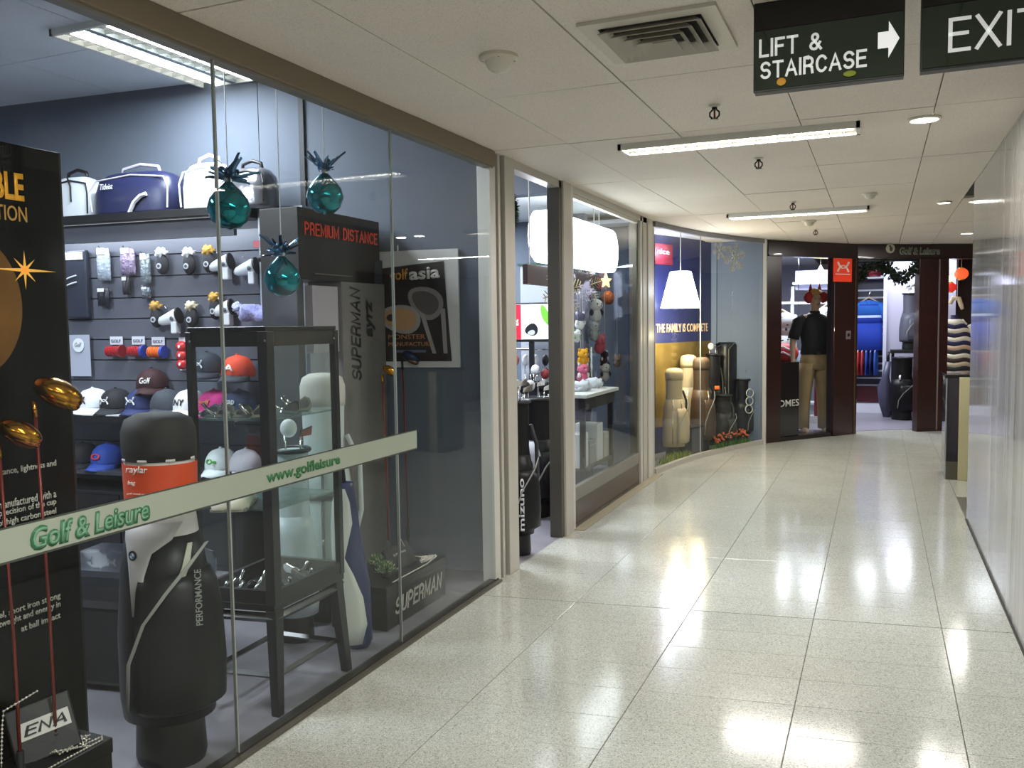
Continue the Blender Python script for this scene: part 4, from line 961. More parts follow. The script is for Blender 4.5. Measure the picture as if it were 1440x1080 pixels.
tinsel([(-.17, -.18, .022), (-.1, -.2, .026), (.1, -.18, .022), (.14, -.05, .024), (.15, .2, .022)], .024, 2400, [M('#3f5b3c', .5), M('#b9bfae', .4), M('#c9b98e', .4)], t)
MB().tube([(-.17, -.18, .02), (-.1, -.2, .02), (.1, -.18, .02), (.14, -.05, .02), (.15, .2, .02)], .006, 6).build('core', M('#2c3a2a', .6), t)
# --- black product boxes
def pbox(label, X0, ya, yb, dx, h_, word, tx):
    t = thing('product_box', label, 'box', (X0, ya, 0), 90)
    W_ = yb-ya
    bx('box_body', (0, 0, 0), (W_, dx, h_-.006), M('#1c1a1b', .4), t, bevel=.004)
    bx('lid', (-.003, -.003, h_-.05), (W_+.003, dx, h_), M('#191718', .35), t, bevel=.004)
    if word: btext('box_lettering', word, M('#a9a49c', .5), t, (tx[0], -.005, tx[1]), (1, 0, 0), UZ, tx[2], tx[3], shear=.2)
    return t
pbox('black product box lettered SUPERMAN on the window floor near the doorway', -2.20, 3.52, 4.14, .33, .22, 'SUPERMAN', (.07, .055, .50, .095))
pbox('low black box with a chain along its edge at the bottom left of the window', -2.215, 1.05, 1.90, .18, .213, None, None)
def mini_box(label, P, rz, w_, h_, d_, word, tw_, plate=True, rot=None):
    t = thing('gift_box', label, 'box', P, rz, None, rot)
    bx('box_body', (-w_/2, 0, 0), (w_/2, d_, h_), M('#151314', .4), t, bevel=.005)
    if plate: pl_ = bx('name_plate', (-w_*.36, -.006, h_*.42), (w_*.42, -.001, h_*.72), M('#d5d0cc', .4), t); btext('plate_lettering', word, M('#141212', .5), pl_, (-w_*.30, -.008, h_*.47), (1, 0, 0), UZ, w_*.66, h_*.2, shear=.25)
    else: text('box_lettering', word, M('#b9b4aa', .5), t, (-w_*.25, -.004, h_*.55), (1, 0, 0), UZ, w_*.5, h_*.1)
    return t
P = PZ(78, 1078, .214)
mini_box('small black box with a white ENA name plate on the low black box', (-2.285, 1.74, .214), 0, .18, .17, .05, 'ENA', 0, True, rot=(R(-22), R(-8), R(62)))
mini_box('small tilted black box with tiny lettering on the SUPERMAN box', (-2.30, 3.88, .221), 0, .15, .13, .05, 'SUPERMAN', 0, False, rot=(R(-30), R(-14), R(60)))
def chain(label, pts, r=.004, mt=None, pitch=.011):
    t = thing('bead_chain', label, 'chain', pts[0]); o = Vector(pts[0]); b = MB(); acc = 0
    for a, c in zip(pts[:-1], pts[1:]):
        a, c = Vector(a), Vector(c); L_ = (c-a).length; n = max(1, int(L_/pitch))
        for k in range(n): p = a.lerp(c, k/n)-o; b.ell(p, r, r, r, 6, 4)
    b.build('beads', mt or M('#d9d0c4', .25, .6), t, smooth=True, stuff=True)
    MB().tube([Vector(p)-o for p in pts], .0012, 4).build('cord', GRAYT, t)
    return t
z_ = .218
def squig(c, n, r, z, seed):
    random.seed(seed); out = []
    for k in range(n): a = k*1.9+random.random(); out.append((c[0]+r*math.cos(a)*random.uniform(.4, 1), c[1]+r*1.5*math.sin(a)*random.uniform(.4, 1), z+random.uniform(0, .012)))
    return out
chain('pearly bead chain along the edge of the low black box, coiled at its right end', [(-2.222, 1.3, z_), (-2.222, 1.87, z_), (-2.24, 1.885, z_)]+squig((-2.27, 1.80), 14, .05, z_, 3))
chain('bead chain hanging down at the left of the ENA box', [PX(52, 972, -2.24), PX(5, 1000, -2.24), PX(3, 1020, -2.24), PX(2, 1060, -2.24), PX(2, 1079, -2.24)])
chain('pearly bead chain coiled on the SUPERMAN box beside the tilted black box', [(-2.21, 3.6, .225), (-2.21, 3.95, .225)]+squig((-2.25, 4.03), 14, .05, .225, 5)+[(-2.3, 3.95, .26), (-2.33, 3.93, .31), (-2.34, 3.9, .36)])
def plantlet(label, P, r, n=260):
    t = thing('small_plant', label, 'plant', P)
    MB().lathe([(r*.35, 0), (r*.45, r*.5), (r*.4, r*.5)], 14).build('pot', M('#26221e', .6), t)
    random.seed(int(P[1]*100))
    for mt, q_ in ((M('#3f5f2f', .5), .6), (M('#7f9460', .5), .25), (M('#c9c3a4', .5), .15)):
        b = MB()
        for k in range(int(n*q_)):
            a = random.random()*2*PI; el = random.uniform(.1, 1.5); rr = r*random.uniform(.4, 1)
            p = Vector((rr*math.cos(a)*math.cos(el), rr*math.sin(a)*math.cos(el), r*.45+rr*math.sin(el)*.8)); d = p.normalized(); s_ = d.orthogonal().normalized()*r*.06
            b.add([p-s_, p+d*r*.22, p+s_, p-d*r*.12], [(0, 1, 2, 3)])
        b.build('leaves', mt, t, stuff=True)
    return t
plantlet('small green artificial plant on the low black box beside the ENA box', (-2.34, 1.78, .214), .055)
plantlet('small frosted artificial plant on the left end of the SUPERMAN box', (-2.30, 3.68, .221), .06)
plantlet('small frosted artificial plant behind the tilted box on the SUPERMAN box', (-2.42, 3.78, .221), .06)
# --- black leatherette stool
t = thing('ottoman', 'black glossy leatherette stool behind the large black golf bag', 'stool', (-3.05, 2.72, 0), 10)
bx('seat_cushion', (-.32, -.26, .34), (.32, .26, .5), M('#1a1c22', .2, coat=.4, bump=.15, scale=8), t, bevel=.05); bx('base', (-.3, -.24, .02), (.3, .24, .36), M('#101114', .3), t, bevel=.02)
# --- display stand PREMIUM DISTANCE
XS = -2.8; ya, yb = PX(418, 290, XS).y, min(4.50, PX(543, 315, XS).y); zh0, zh1 = PX(480, 396, XS).z, PX(418, 290, XS).z
ca, cb = PX(480, 470, XS).y-ya, PX(540, 470, XS).y-ya; cz0, cz1 = PX(500, 535, XS).z, PX(500, 396, XS).z
st = thing('display_stand', 'tall product display stand with a black header reading PREMIUM DISTANCE', 'display stand', (XS, ya, 0), 90)
W_ = yb-ya
bx('header', (0, 0, zh0), (W_, .25, zh1), M('#2a2524', .4), st, bevel=.003)
btext('header_lettering', 'PREMIUM DISTANCE', M('#c2402a', .5, emit=.15), st, (.05, -.004, zh1-.145), (1, 0, 0), UZ, W_*.9, .075, th=.15)
bx('header_shelf', (0.12, -.012, zh0+.03), (W_*.6, 0, zh0+.036), M('#6d6560', .4), st)
bx('side_panel', (.0, .02, 0), (.06, .25, zh0), M('#383840', .5), st)
bx('pale_panel', (.12, .01, 1.36), (ca-.01, .06, zh0-.03), M('#b7adb6', .5), st)
bx('column', (ca, -.012, .0), (cb, .22, zh0), M('#77726f', .5, var=.06), st, bevel=.004)
btext('column_lettering', 'SUPERMAN', M('#2a272b', .5), st, (ca+.18, -.015, cz0), (0, 0, 1), (-1, 0, 0), (cz1-cz0)*.95, .11, shear=.2)
text('column_lettering', 'ayrz', M('#2a272b', .5), st, (ca+.33, -.015, cz0+.25), (0, 0, 1), (-1, 0, 0), .22, .09, bold=.03, shear=.2)
bx('foot_board', (-.02, -.03, 0), (W_+.02, .27, .03), DK, st)
P = PX(540, 519, -2.58); driver('gold driver head standing up in front of the display stand', (P.x, P.y), P.z-.03, GOLD, GOLD, 40, sz=.72)
P = PX(568, 503, -2.62); driver('dark driver head with a copper sole standing in front of the golf magazine poster', (P.x, P.y), P.z-.02, M('#26304f', .15, .4), M('#a5805c', .25, .8), 40, sz=.95)
# --- poster
pu0, pz1 = WL(490, 349, .03)[0], WL(600, 351, .03)[1]; pu1, pz0 = WL(646, 518, .03)[0], WL(645, 517, .03)[1]
ps = thing('poster', 'framed golf magazine poster with two club heads on the back wall', 'poster', W0+WR*pu0+WN*.02+Vector((0, 0, pz0)), 5.4)
W_, H_ = pu1-pu0, pz1-pz0
bx('white_frame', (0, 0, 0), (W_, .018, H_), M('#c9c6c4', .5), ps, bevel=.002)
cov = MB().hexa([(W_*.1, -.005, H_*.05), (W_*.93, -.005, H_*.055), (W_*.93, 0, H_*.055), (W_*.1, 0, H_*.05)], [(W_*.1, -.005, H_*.84), (W_*.87, -.005, H_*.90), (W_*.87, 0, H_*.90), (W_*.1, 0, H_*.84)]).build('cover', M('#2a2321', .5), ps)
text('cover_lettering', 'golf', M('#c98a2c', .5), cov, (W_*.38, -.007, H_*.72), (1, 0, .05), UZ, W_*.17, H_*.12, bold=.02)
text('cover_lettering', 'asia', M('#d8d3cc', .5), cov, (W_*.56, -.007, H_*.745), (1, 0, .05), UZ, W_*.28, H_*.10, bold=.03)
def flat_blob(cx_, cz_, rx_, rz_, rot_, mt, y, par, name='printed_club_head', n=30, egg=.25):
    pl = []
    for i in range(n):
        a = 2*PI*i/n; x, z = rx_*math.cos(a)*(1+egg*math.sin(a)*0), rz_*math.sin(a)*(1+egg*math.cos(a)); c_, s_ = math.cos(R(rot_)), math.sin(R(rot_)); pl.append((cx_+x*c_-z*s_, cz_+x*s_+z*c_))
    Mx = Matrix.Translation((0, y, 0)) @ Matrix.Rotation(R(90), 4, 'X'); return MB().prism(pl, 0, .0012, M4=Mx).build(name, mt, par)
flat_blob(W_*.70, H_*.56, W_*.17, H_*.13, -30, M('#8f8482', .4, .2), -.0065, cov); flat_blob(W_*.70, H_*.56, W_*.13, H_*.09, -30, M('#5d5351', .4), -.008, cov); 
flat_blob(W_*.46, H_*.42, W_*.20, H_*.12, -8, M('#a39a95', .4, .2), -.0095, cov); flat_blob(W_*.46, H_*.42, W_*.16, H_*.09, -8, M('#b58a62', .45), -.011, cov)
flat_blob(W_*.38, H_*.43, W_*.035, H_*.03, 0, M('#3a3330', .4), -.0125, cov)
for x0, x1 in ((.64, .76), (.84, .86)): MB().hexa([(W_*x1, -.008, H_*.12), (W_*(x1+.035), -.008, H_*.12), (W_*(x1+.035), -.006, H_*.12), (W_*x1, -.006, H_*.12)], [(W_*x0, -.008, H_*.5), (W_*(x0+.04), -.008, H_*.5), (W_*(x0+.04), -.006, H_*.5), (W_*x0, -.006, H_*.5)]).build('printed_shaft', M('#9a918e', .4), cov)
text('cover_lettering', 'MONSTER', M('#b87a4a', .5), cov, (W_*.36, -.0135, H_*.245), (1, 0, 0), UZ, W_*.34, H_*.04); text('cover_lettering', 'MANUFACTURE', M('#b87a4a', .5), cov, (W_*.36, -.0135, H_*.185), (1, 0, 0), UZ, W_*.4, H_*.035)
bx('cover_strip', (W_*.4, -.0075, H_*.13), (W_*.7, -.006, H_*.15), M('#5f6a86', .5), cov)
MB().tube([(W_*.45, .01, H_), (W_*.45, .01, H_+.035)], .006, 6).build('hanger', WHITE, ps)
# --- turquoise baubles with ribbon bursts
TQ = M('#14828c', .06, .85, var=.25, scale=14); RB = M('#123c5c', .12, .8); RBL = M('#5c8fb8', .12, .8)
def bauble(label, px, py, rpx, X, seed, top_px):
    P = PX(px, py, X); dep = (P-CO).dot(CF); r = rpx*dep/F
    t = thing('hanging_bauble', label, 'ornament', P, 0, 'turquoise baubles hung in the window')
    MB().lathe([(.001, -r), (r*.45, -r*.9), (r*.8, -r*.6), (r, -r*.05), (r*.88, r*.42), (r*.6, r*.8), (r*.3, r*1.1), (r*.16, r*1.25)], 32).build('glass_ball', TQ, t, smooth=True)
    MB().lathe([(r*.2, r*1.2), (r*.22, r*1.38), (r*.08, r*1.42)], 16).build('cap', CHROME, t, smooth='auto')
    MB().tube([(0, 0, r*1.4), (0, 0, 2.39-P.z if 0 else 3.1-P.z)], .0022, 5).build('string', M('#c9ccd0', .3), t)
    random.seed(seed)
    for k in range(38):
        a = random.random()*2*PI; el = random.uniform(-.5, .75); L_ = r*random.uniform(.8, 1.6); d = Vector((math.cos(a)*math.cos(el), math.sin(a)*math.cos(el), math.sin(el)))
        s_ = (d.cross(Vector((0, 0, 1))).normalized()+d.orthogonal().cross(d).normalized()*0+Vector((0, 0, random.uniform(-1.3, 1.3)))).normalized(); vs = []; fs = []; n = 10; cur = random.uniform(1.5, 4.5)
        for i in range(n+1):
            f = i/n; ang = cur*f; p = Vector((0, 0, r*1.45))+d*L_*(math.sin(ang)/cur if cur > 2.5 else f*.8)*1.2+Vector((0, 0, 1))*L_*((1-math.cos(ang))/cur*.7-.25*f*f)
            wd = s_*(.011*(1-.5*f)); vs += [p-wd, p+wd]
        for i in range(n): fs.append((2*i, 2*i+1, 2*i+3, 2*i+2))
        o = MB().add(vs, fs).build('ribbon', RB if k % 2 else RBL, t, smooth=True); o.modifiers.new('s', 'SOLIDIFY').thickness = .0012
    return t
bauble('largest turquoise bauble, hanging at the left in front of the white bag', 322, 293, 30, -2.24, 11, 120)
bauble('turquoise bauble hanging above the PREMIUM DISTANCE header', 457, 276, 26, -2.24, 23, 120)
bauble('lowest turquoise bauble, hanging just above the glass case', 397, 392, 26, -2.24, 35, 120)
# ============================================================ seen through the open doorway
def tinsel_ring(P, r, label, name='wreath', n=1800, rz=0, th=.035):
    t = thing(name, label, 'wreath', P, rz)
    path = [(0, r*math.cos(a), r*math.sin(a)) for a in [2*PI*i/28 for i in range(29)]]
    MB().tube(path, .012, 6).build('ring', M('#1f2c1d', .7), t)
    for mi, mt in enumerate((M('#1d3a20', .6), M('#36553a', .6))):
        b = MB()
        for k in range(n//2):
            a = random.random()*2*PI; p = Vector((0, r*math.cos(a), r*math.sin(a))); d = Vector((random.gauss(0, 1), random.gauss(0, 1), random.gauss(0, 1))).normalized()
            q_ = p+d*.012; e = p+d*th*random.uniform(.7, 1.5); s_ = d.orthogonal().normalized()*.004; b.add([q_-s_, q_+s_, e], [(0, 1, 2)])
        b.build('needles', mt, t, stuff=True)
    return t
P = PX(716, 297, -2.22)
t = tinsel_ring((P.x, P.y, P.z), .095, 'dark green wreath with a red ribbon hanging high in the doorway')
MB().ell((0, -.02, -.13), .02, .035, .05, 12, 8).build('bow', M('#a01c22', .6), t, smooth=True); MB().tube([(0, 0, .09), (0, 0, 3.1-P.z)], .003, 5).build('hanger', GRAYT, t)
t, patch, rad = staff_bag('slim black golf bag with white vertical lettering standing at the doorway edge', (-2.14, 5.07), 1.0, .10, 24, '#0f0f11', '#26262a', pocket=True, clubs=5)
text('side_lettering', 'mizuno', M('#d9d9dc', .5), t, (.03, -.125, .18), (0, 0, 1), (-1, 0, 0), .34, .035, bold=.02)
t, patch, rad = staff_bag('black golf bag with white curved side panels just inside the doorway', (-2.45, 6.16), .92, .17, 35, '#141417', '#c9cbcf', clubs=4)
patch('white_panel', [(.08, -40, -25), (.2, -46, -5), (.35, -48, 2), (.5, -44, 0), (.6, -36, -12)], M('#b9b9bd', .5), .012)
patch('oval_badge', [(.36, -30, -24), (.39, -34, -20), (.43, -34, -20), (.46, -30, -24)], M('#26262a', .4), .02)
t = thing('travel_bag', 'orange and black soft bag lying behind the white-panelled golf bag', 'bag', (-2.84, 6.62, .0), 20); t.scale = (.75, .75, .8)
MB().ell((0, 0, .32), .28, .2, .32, 20, 12).build('body', M('#1a1718', .6), t, smooth=True); MB().ell((.02, -.03, .55), .22, .16, .14, 18, 10).build('orange_top', M('#d2502a', .6), t, smooth=True); MB().tube([(-.1, -.1, .6), (0, -.16, .72), (.12, -.1, .6)], .012, 6).build('handle', BLACK, t, smooth=True)
k = 0
for x, y, hh, ac, lb in ((-2.77, 7.02, .98, '#d9dbde', 'golf bag with white-headed clubs in the doorway, left of the pair under the screen'), (-3.32, 7.0, .95, '#c23a34', 'dark golf bag with mixed headcovers farther inside the doorway under the screen')):
    staff_bag(lb, (x, y), hh, .15, 10, '#1d1d22', ac, clubs=9)
# rack of clubs and white covers
rk = thing('club_rack', 'chrome rack of golf clubs with white covers below the screen in the doorway', 'rack', (-3.0, 7.56, 0), 0)
for x in (-.55, .55): MB().tube([(x, 0, 0), (x, 0, 1.28)], .014, 8).build('post', CHROME, rk, smooth=True)
for z in (.3, .85, 1.26): MB().tube([(-.55, 0, z), (.55, 0, z)], .012, 8).build('rail', CHROME, rk, smooth=True)
for i in range(11):
    x = -.5+i*.1; cv = MB().tube([(x, -.03, .3), (x+.01, -.05, 1.14)], .006, 6).build('club_shaft', CHROME, rk, smooth=True)
    MB().ell((x+.02, -.06, 1.16), .034, .03, .055, 10, 7).build('club_cover', M(['#d9dbde', '#1b1b1f', '#d9dbde', '#b0635a', '#cfd1d4'][i % 5], .6), rk, smooth=True)
# screen
t = thing('screen', 'flat screen showing a red and white golf advertisement in the doorway', 'screen', (0, 0, 0)); 
a = PY(714, 478, 7.3); c = PY(779, 427, 7.3); t.location = (a.x, 7.3, a.z); W_, H_ = c.x-a.x, c.z-a.z
bx('bezel', (-.02, 0, -.02), (W_+.015, .04, H_+.015), BLACK, t, bevel=.004)
ds = bx('display', (0, -.004, .005), (W_, 0, H_), M('#e6e8ea', .4, emit=.7), t)
bx('red_picture', (0, -.007, .006), (W_*.30, -.0045, H_-.002), M('#cf2238', .4, emit=.6), ds); text('screen_lettering', 'YEARS', M('#f4e9ea', .5, emit=.6), ds, (W_*.03, -.009, H_*.4), (1, 0, 0), UZ, W_*.22, H_*.18, bold=.03)
flat_blob(W_*.52, H_*.28, W_*.14, H_*.17, 10, M('#1d1f24', .4), -.006, ds, 'picture_club_head'); flat_blob(W_*.52, H_*.2, W_*.08, H_*.07, 10, M('#c9ccd0', .4), -.008, ds, 'picture_club_head')
flat_blob(W_*.83, H_*.66, W_*.08, H_*.32, 25, M('#6db43e', .4, emit=.3), -.006, ds, 'picture_bag')
bx('stand_post', (W_*.45, .01, -t.location.z+.02), (W_*.55, .035, -.02), BLACK, t)
bx('stand_foot', (W_*.3, -.07, -t.location.z), (W_*.7, .11, -t.location.z+.02), BLACK, t)
a = PY(732, 428, 7.7); c = PY(800, 371, 7.7)
t = thing('display_counter', 'pale tall panel unit with green trim behind the screen', 'cabinet', (a.x, 7.7, 0)); bx('panel', (0, 0, 0), (c.x-a.x, .5, c.z), M('#b6bcc6', .5), t, bevel=.004); bx('top_board', (-.02, -.02, c.z), (c.x-a.x+.02, .52, c.z+.02), M('#3d5a4c', .4), t)
t2 = thing('framed_notice', 'small framed white notice on the far wall seen through the doorway', 'poster', (0, 0, 0)); a = PY(762, 354, 8.58); c = PY(790, 323, 8.58); t2.location = (a.x, 8.58, a.z)
bx('sheet', (0, 0, 0), (c.x-a.x, .01, c.z-a.z), M('#d3d9df', .5), t2, bevel=.002); flat_blob(.06, .07, .03, .04, 20, M('#31363f', .5), -.002, t2, 'printed_emblem'); flat_blob(.06, .13, .012, .02, 0, M('#31363f', .5), -.002, t2, 'printed_emblem')
# ============================================================ behind the glazed door leaf
ob = thing('light_sign', 'glowing white rounded light box sign hanging behind the door glass', 'sign', (-2.34, 6.08, 2.18), 90)
hh = .2; L_ = 2.0
pl = [(x, z) for x, z in ([(hh*.8+-hh*.8*math.sin(a), hh*math.cos(a)) for a in [PI*i/12 for i in range(13)]]+[(L_-hh*.8+hh*.8*math.sin(a), -hh*math.cos(a)) for a in [PI*i/12 for i in range(13)]])]
Mx = Matrix.Rotation(R(90), 4, 'X')
MB().prism(pl, -.12, 0, M4=Mx).build('case', M('#eef5fa', .5, emit=3), ob)
MB().prism([(x*.985+.015, z*.94) for x, z in pl], .001, .012, M4=Mx).build('lit_face', M('#f4fbff', .5, emit=5.5), ob)
MB().prism([(x*.985+.015, z*.94) for x, z in pl], -.132, -.121, M4=Mx).build('lit_face', M('#f4fbff', .5, emit=5.5), ob)
text('sign_lettering', '88', M('#2c2f33', .5), ob, (.50, -.016, -.10), (1, 0, 0), UZ, .12, .055, bold=.03); text('sign_lettering', 'golf 6339', M('#2c2f33', .5), ob, (1.45, -.016, -.05), (1, 0, 0), UZ, .4, .035)
for x in (.4, 1.6): MB().tube([(x, .06, hh), (x, .06, .9)], .006, 6).build('hanger', GRAYT, ob)
t = thing('valance', 'dark maroon valance board below the glowing sign', 'board', (-2.42, 5.95, 1.80), 90); bx('board', (0, 0, 0), (1.85, .04, .15), M('#3b2226', .5), t, bevel=.003); 
for x in (.1, 1.7): MB().tube([(x, .02, .15), (x, .02, 1.3)], .005, 6).build('hanger', GRAYT, t)
def snowflake(label, P, r, rz, top, mt=None, grp=None):
    t = thing('snowflake_ornament', label, 'ornament', P, rz, grp); mt = mt or M('#c9b98c', .3, .6)
    hub = MB().ell((0, 0, 0), r*.1, .008, r*.1, 12, 6).build('hub', mt, t, smooth=True)
    for k in range(6):
        a = R(60*k+15); b = MB(); d = Vector((math.cos(a), 0, math.sin(a))); s_ = Vector((-math.sin(a), 0, math.cos(a)))
        b.tube([d*0, d*r], r*.025, 5)
        for f, l_ in ((.3, .22), (.5, .3), (.68, .26), (.85, .16)):
            for sg_ in (-1, 1): b.tube([d*r*f, d*r*(f+l_*.75)+s_*r*l_*sg_], r*.02, 5)
        b.build('arm', mt, t)
    MB().tube([(0, 0, r), (0, 0, top-P[2])], .0018, 4).build('thread', GRAYT, t)
    return t
P = PX(792, 410, -2.2); snowflake('large pale gold snowflake hanging behind the doorway post', P, .2, 60, 3.1)
P = PX(826, 402, -2.44); snowflake('smaller pale gold snowflake behind the door glass left of the star ornament', P, .17, 60, 1.8)
P = PX(852, 398, -2.44); t = thing('star_ornament', 'glowing star ornament with an orange glitter ball behind the door glass', 'ornament', P, 60)
st_ = []; 
for i in range(10): a = PI/2+i*PI/5; rr = .075 if i % 2 == 0 else .032; st_.append((rr*math.cos(a), rr*math.sin(a)+.02))
MB().prism(st_, -.012, .012, M4=Matrix.Rotation(R(90), 4, 'X')).build('star', M('#f3d9a2', .4, emit=1.2), t); MB().ell((.03, 0, -.14), .07, .06, .07, 18, 12).build('glitter_ball', M('#c2683a', .25, .5, bump=1, scale=60), t, smooth=True); MB().tube([(0, 0, .09), (0, 0, 1.8-P.z)], .002, 4).build('thread', GRAYT, t)
# counter
ct = thing('display_table', 'white-topped display table with dark apron behind the door glass', 'table', (-2.30, 6.95, 0), 90)
bx('table_top', (-.48, -.17, .90), (.42, .17, .93), M('#c9c8c4', .4), ct, bevel=.004); bx('apron', (-.45, -.14, .80), (.39, .14, .9), M('#2a2627', .5), ct)
for x in (-.42, .36):
    for y in (-.11, .11): bx('leg', (x-.02, y-.02, 0), (x+.02, y+.02, .8), DK, ct)
bx('lower_shelf', (-.44, -.13, .3), (.38, .13, .32), M('#4b4746', .5), ct)
k = 0
for x, h_, c_ in ((-.33, .28, '#cdd0d2'), (-.12, .2, '#8b8d92'), (.08, .32, '#c3c6c8'), (.28, .22, '#a9a6a0')):
    k += 1; t = thing('carton', ['pale carton at the near end', 'grey carton second', 'tall pale carton third', 'beige-grey carton at the far end'][k-1]+' on the lower shelf of the display table', 'box', (-2.30, 6.95+x, .32), 90, 'cartons under the display table'); bx('box_body', (-.08, -.1, 0), (.08, .1, h_), M(c_, .6), t, bevel=.004); bx('lid_seam', (-.08, -.102, h_*.8), (.08, -.1, h_*.82), GRAYT, t)
bx('x', (0, 0, 0), (.1, .1, .1), BLACK).name = 'x'; bpy.data.objects.remove(bpy.data.objects['x'])
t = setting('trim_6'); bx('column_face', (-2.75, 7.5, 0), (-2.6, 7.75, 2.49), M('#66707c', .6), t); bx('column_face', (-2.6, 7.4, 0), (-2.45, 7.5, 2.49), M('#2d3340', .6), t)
# plush headcovers on a wire tree
tree_ = thing('display_tree', 'dark wire tree holding plush headcovers behind the door glass', 'stand', (-2.46, 7.32, 0), 60)
MB().lathe([(.12, 0), (.12, .015), (.02, .03)], 20).build('base', DK, tree_, smooth='auto'); MB().tube([(0, 0, .02), (0, 0, 1.72)], .012, 8).build('pole', DK, tree_, smooth=True)
def plush(label, px, py, r, body, head=None, ear=None, nose='#1a1a1c', X=-2.44, rz=58, sit=True):
    P = PX(px, py, X); t = thing('plush_headcover', label, 'plush toy', P, rz, 'plush headcovers behind the door glass'); hm = M(head or body, .95, bump=.5, scale=50); bm_ = M(body, .95, bump=.5, scale=50)
    MB().ell((0, .01, -r*.85), r*.75, r*.65, r*.8, 16, 10, nz=.2).build('body', bm_, t, smooth=True); MB().ell((0, 0, r*.25), r*.8, r*.7, r*.68, 18, 11, nz=.12).build('head', hm, t, smooth=True)
    em = M(ear or body, .9)
    for s_ in (-1, 1):
        MB().ell((s_*r*.62, 0, r*.8), r*.25, r*.15, r*.27, 10, 7).build('ear', em, t, smooth=True); MB().ell((s_*r*.28, -r*.62, r*.35), r*.1, r*.06, r*.11, 8, 5).build('eye', M('#121214', .3), t); MB().ell((s_*r*.7, -r*.1, -r*.6), r*.22, r*.24, r*.36, 10, 7).build('arm', em, t, smooth=True)
    MB().tube([(0, 0, r*.9), (0, 0, 1.80-P.z)], .002, 4).build('cord', GRAYT, t)
    MB().ell((0, -r*.68, r*.08), r*.3, r*.22, r*.2, 12, 7).build('muzzle', hm, t, smooth=True); MB().ell((0, -r*.9, r*.14), r*.1, r*.06, r*.08, 8, 5).build('nose', M(nose, .4), t)
for a in (('panda-like black and white plush with dark eye patches, topmost of the plush', 838, 432, .085, '#d4d4d2', '#dededc', '#19191d'),
          ('white and navy plush left of the panda-like one', 816, 448, .06, '#e1e1e2', '#20203c', '#e1e1e2'),
          ('grey plush below the panda-like one', 836, 462, .07, '#9a9ea0', '#a5a9ab', '#8d9092'),
          ('coral pink plush in the middle of the column', 844, 480, .07, '#c9576a', '#cf6374', '#c9576a'),
          ('small white and green plush beside the doorway post', 812, 470, .045, '#cfd2cc', '#e2e3df', '#5f8f4a'),
          ('golden yellow plush at the left of the display table', 820, 500, .065, '#e0a018', '#eaab24', '#e0a018'),
          ('bright pink plush below the golden yellow one', 820, 521, .07, '#d9698a', '#e07595', '#e9e2e2'),
          ('white plush dog with a black nose on the display table', 851, 520, .07, '#d2cfca', '#dcd9d4', '#2b2a2c'),
          ('dark plush between the coral and white ones', 850, 500, .05, '#2a2628', '#2f2b2d', '#d9d9da'),
          ('yellow duck-like plush at the right on the dark pole', 881, 503, .055, '#d9c23a', '#e3cc44', '#d9c23a'),
          ('tan and white plush at the far right of the door glass', 889, 518, .05, '#a8927a', '#c9bba8', '#a8927a'),
          ('striped tan feathered plush left of the duck-like one', 868, 505, .05, '#b08a70', '#c4a48c', '#d9c4b2')): plush(*a)
for px, py, w_, lb in ((818, 542, .16, 'white folded cloth on the display table'), (836, 545, .14, 'white paper bag on the display table')):
    P = PX(px, py, -2.3); t = thing('folded_cloth', lb, 'cloth', (P.x, P.y, .93), 70); MB().ell((0, 0, .04), w_/2, .07, .05, 16, 9, nz=.8).build('cloth', M('#cdd0d6', .8, bump=.4, scale=20), t, smooth=True)

# ============================================================ curved display window
def onD(x, y, d):      # point on a plane d behind the chord of the curved window
    a, c = Vector((-2.03, 8.36, 0)), Vector((-1.27, 10.74, 0)); u = (c-a).normalized(); n = Vector((-u.y, u.x, 0)); return PP(x, y, a+n*d, n)
CHR = math.degrees(math.atan2(10.74-8.36, -1.27+2.03))
# lit poster wall
a = onD(921, 520, .64); c = onD(1003, 332, .64)
t = thing('lit_poster', 'dark blue poster lettered THE FAMILY IS COMPLETE in the curved display window', 'poster', (a.x, a.y, 0), CHR)
W_ = (Vector((c.x, c.y))-Vector((a.x, a.y))).length; zt3 = c.z
bx('panel', (0, 0, .0), (W_, .04, zt3), M('#272c5a', .35, var=.2, scale=3), t)
z0 = onD(955, 467, .64).z; z1 = onD(955, 455, .64).z
text('poster_lettering', 'THE FAMILY IS COMPLETE', M('#d8b48c', .5, emit=.3), t, (.02, -.004, z0), (1, 0, 0), UZ, W_*.88, z1-z0, bold=.02)
bx('lower_picture', (0, -.004, .3), (W_*.96, -.001, z0-.12), M('#7a6636', .35, .3, var=.4, scale=3), t)
z2 = onD(932, 372, .64).z; z3 = onD(932, 343, .64).z
bx('red_label', (0, -.006, z2), (W_*.28, -.002, z3), M('#8f2a3c', .5), t); text('label_lettering', 'nice', M('#d9ccd2', .5), t, (.03, -.01, z2+(z3-z2)*.5), (1, 0, 0), UZ, W_*.2, .06, bold=.01)
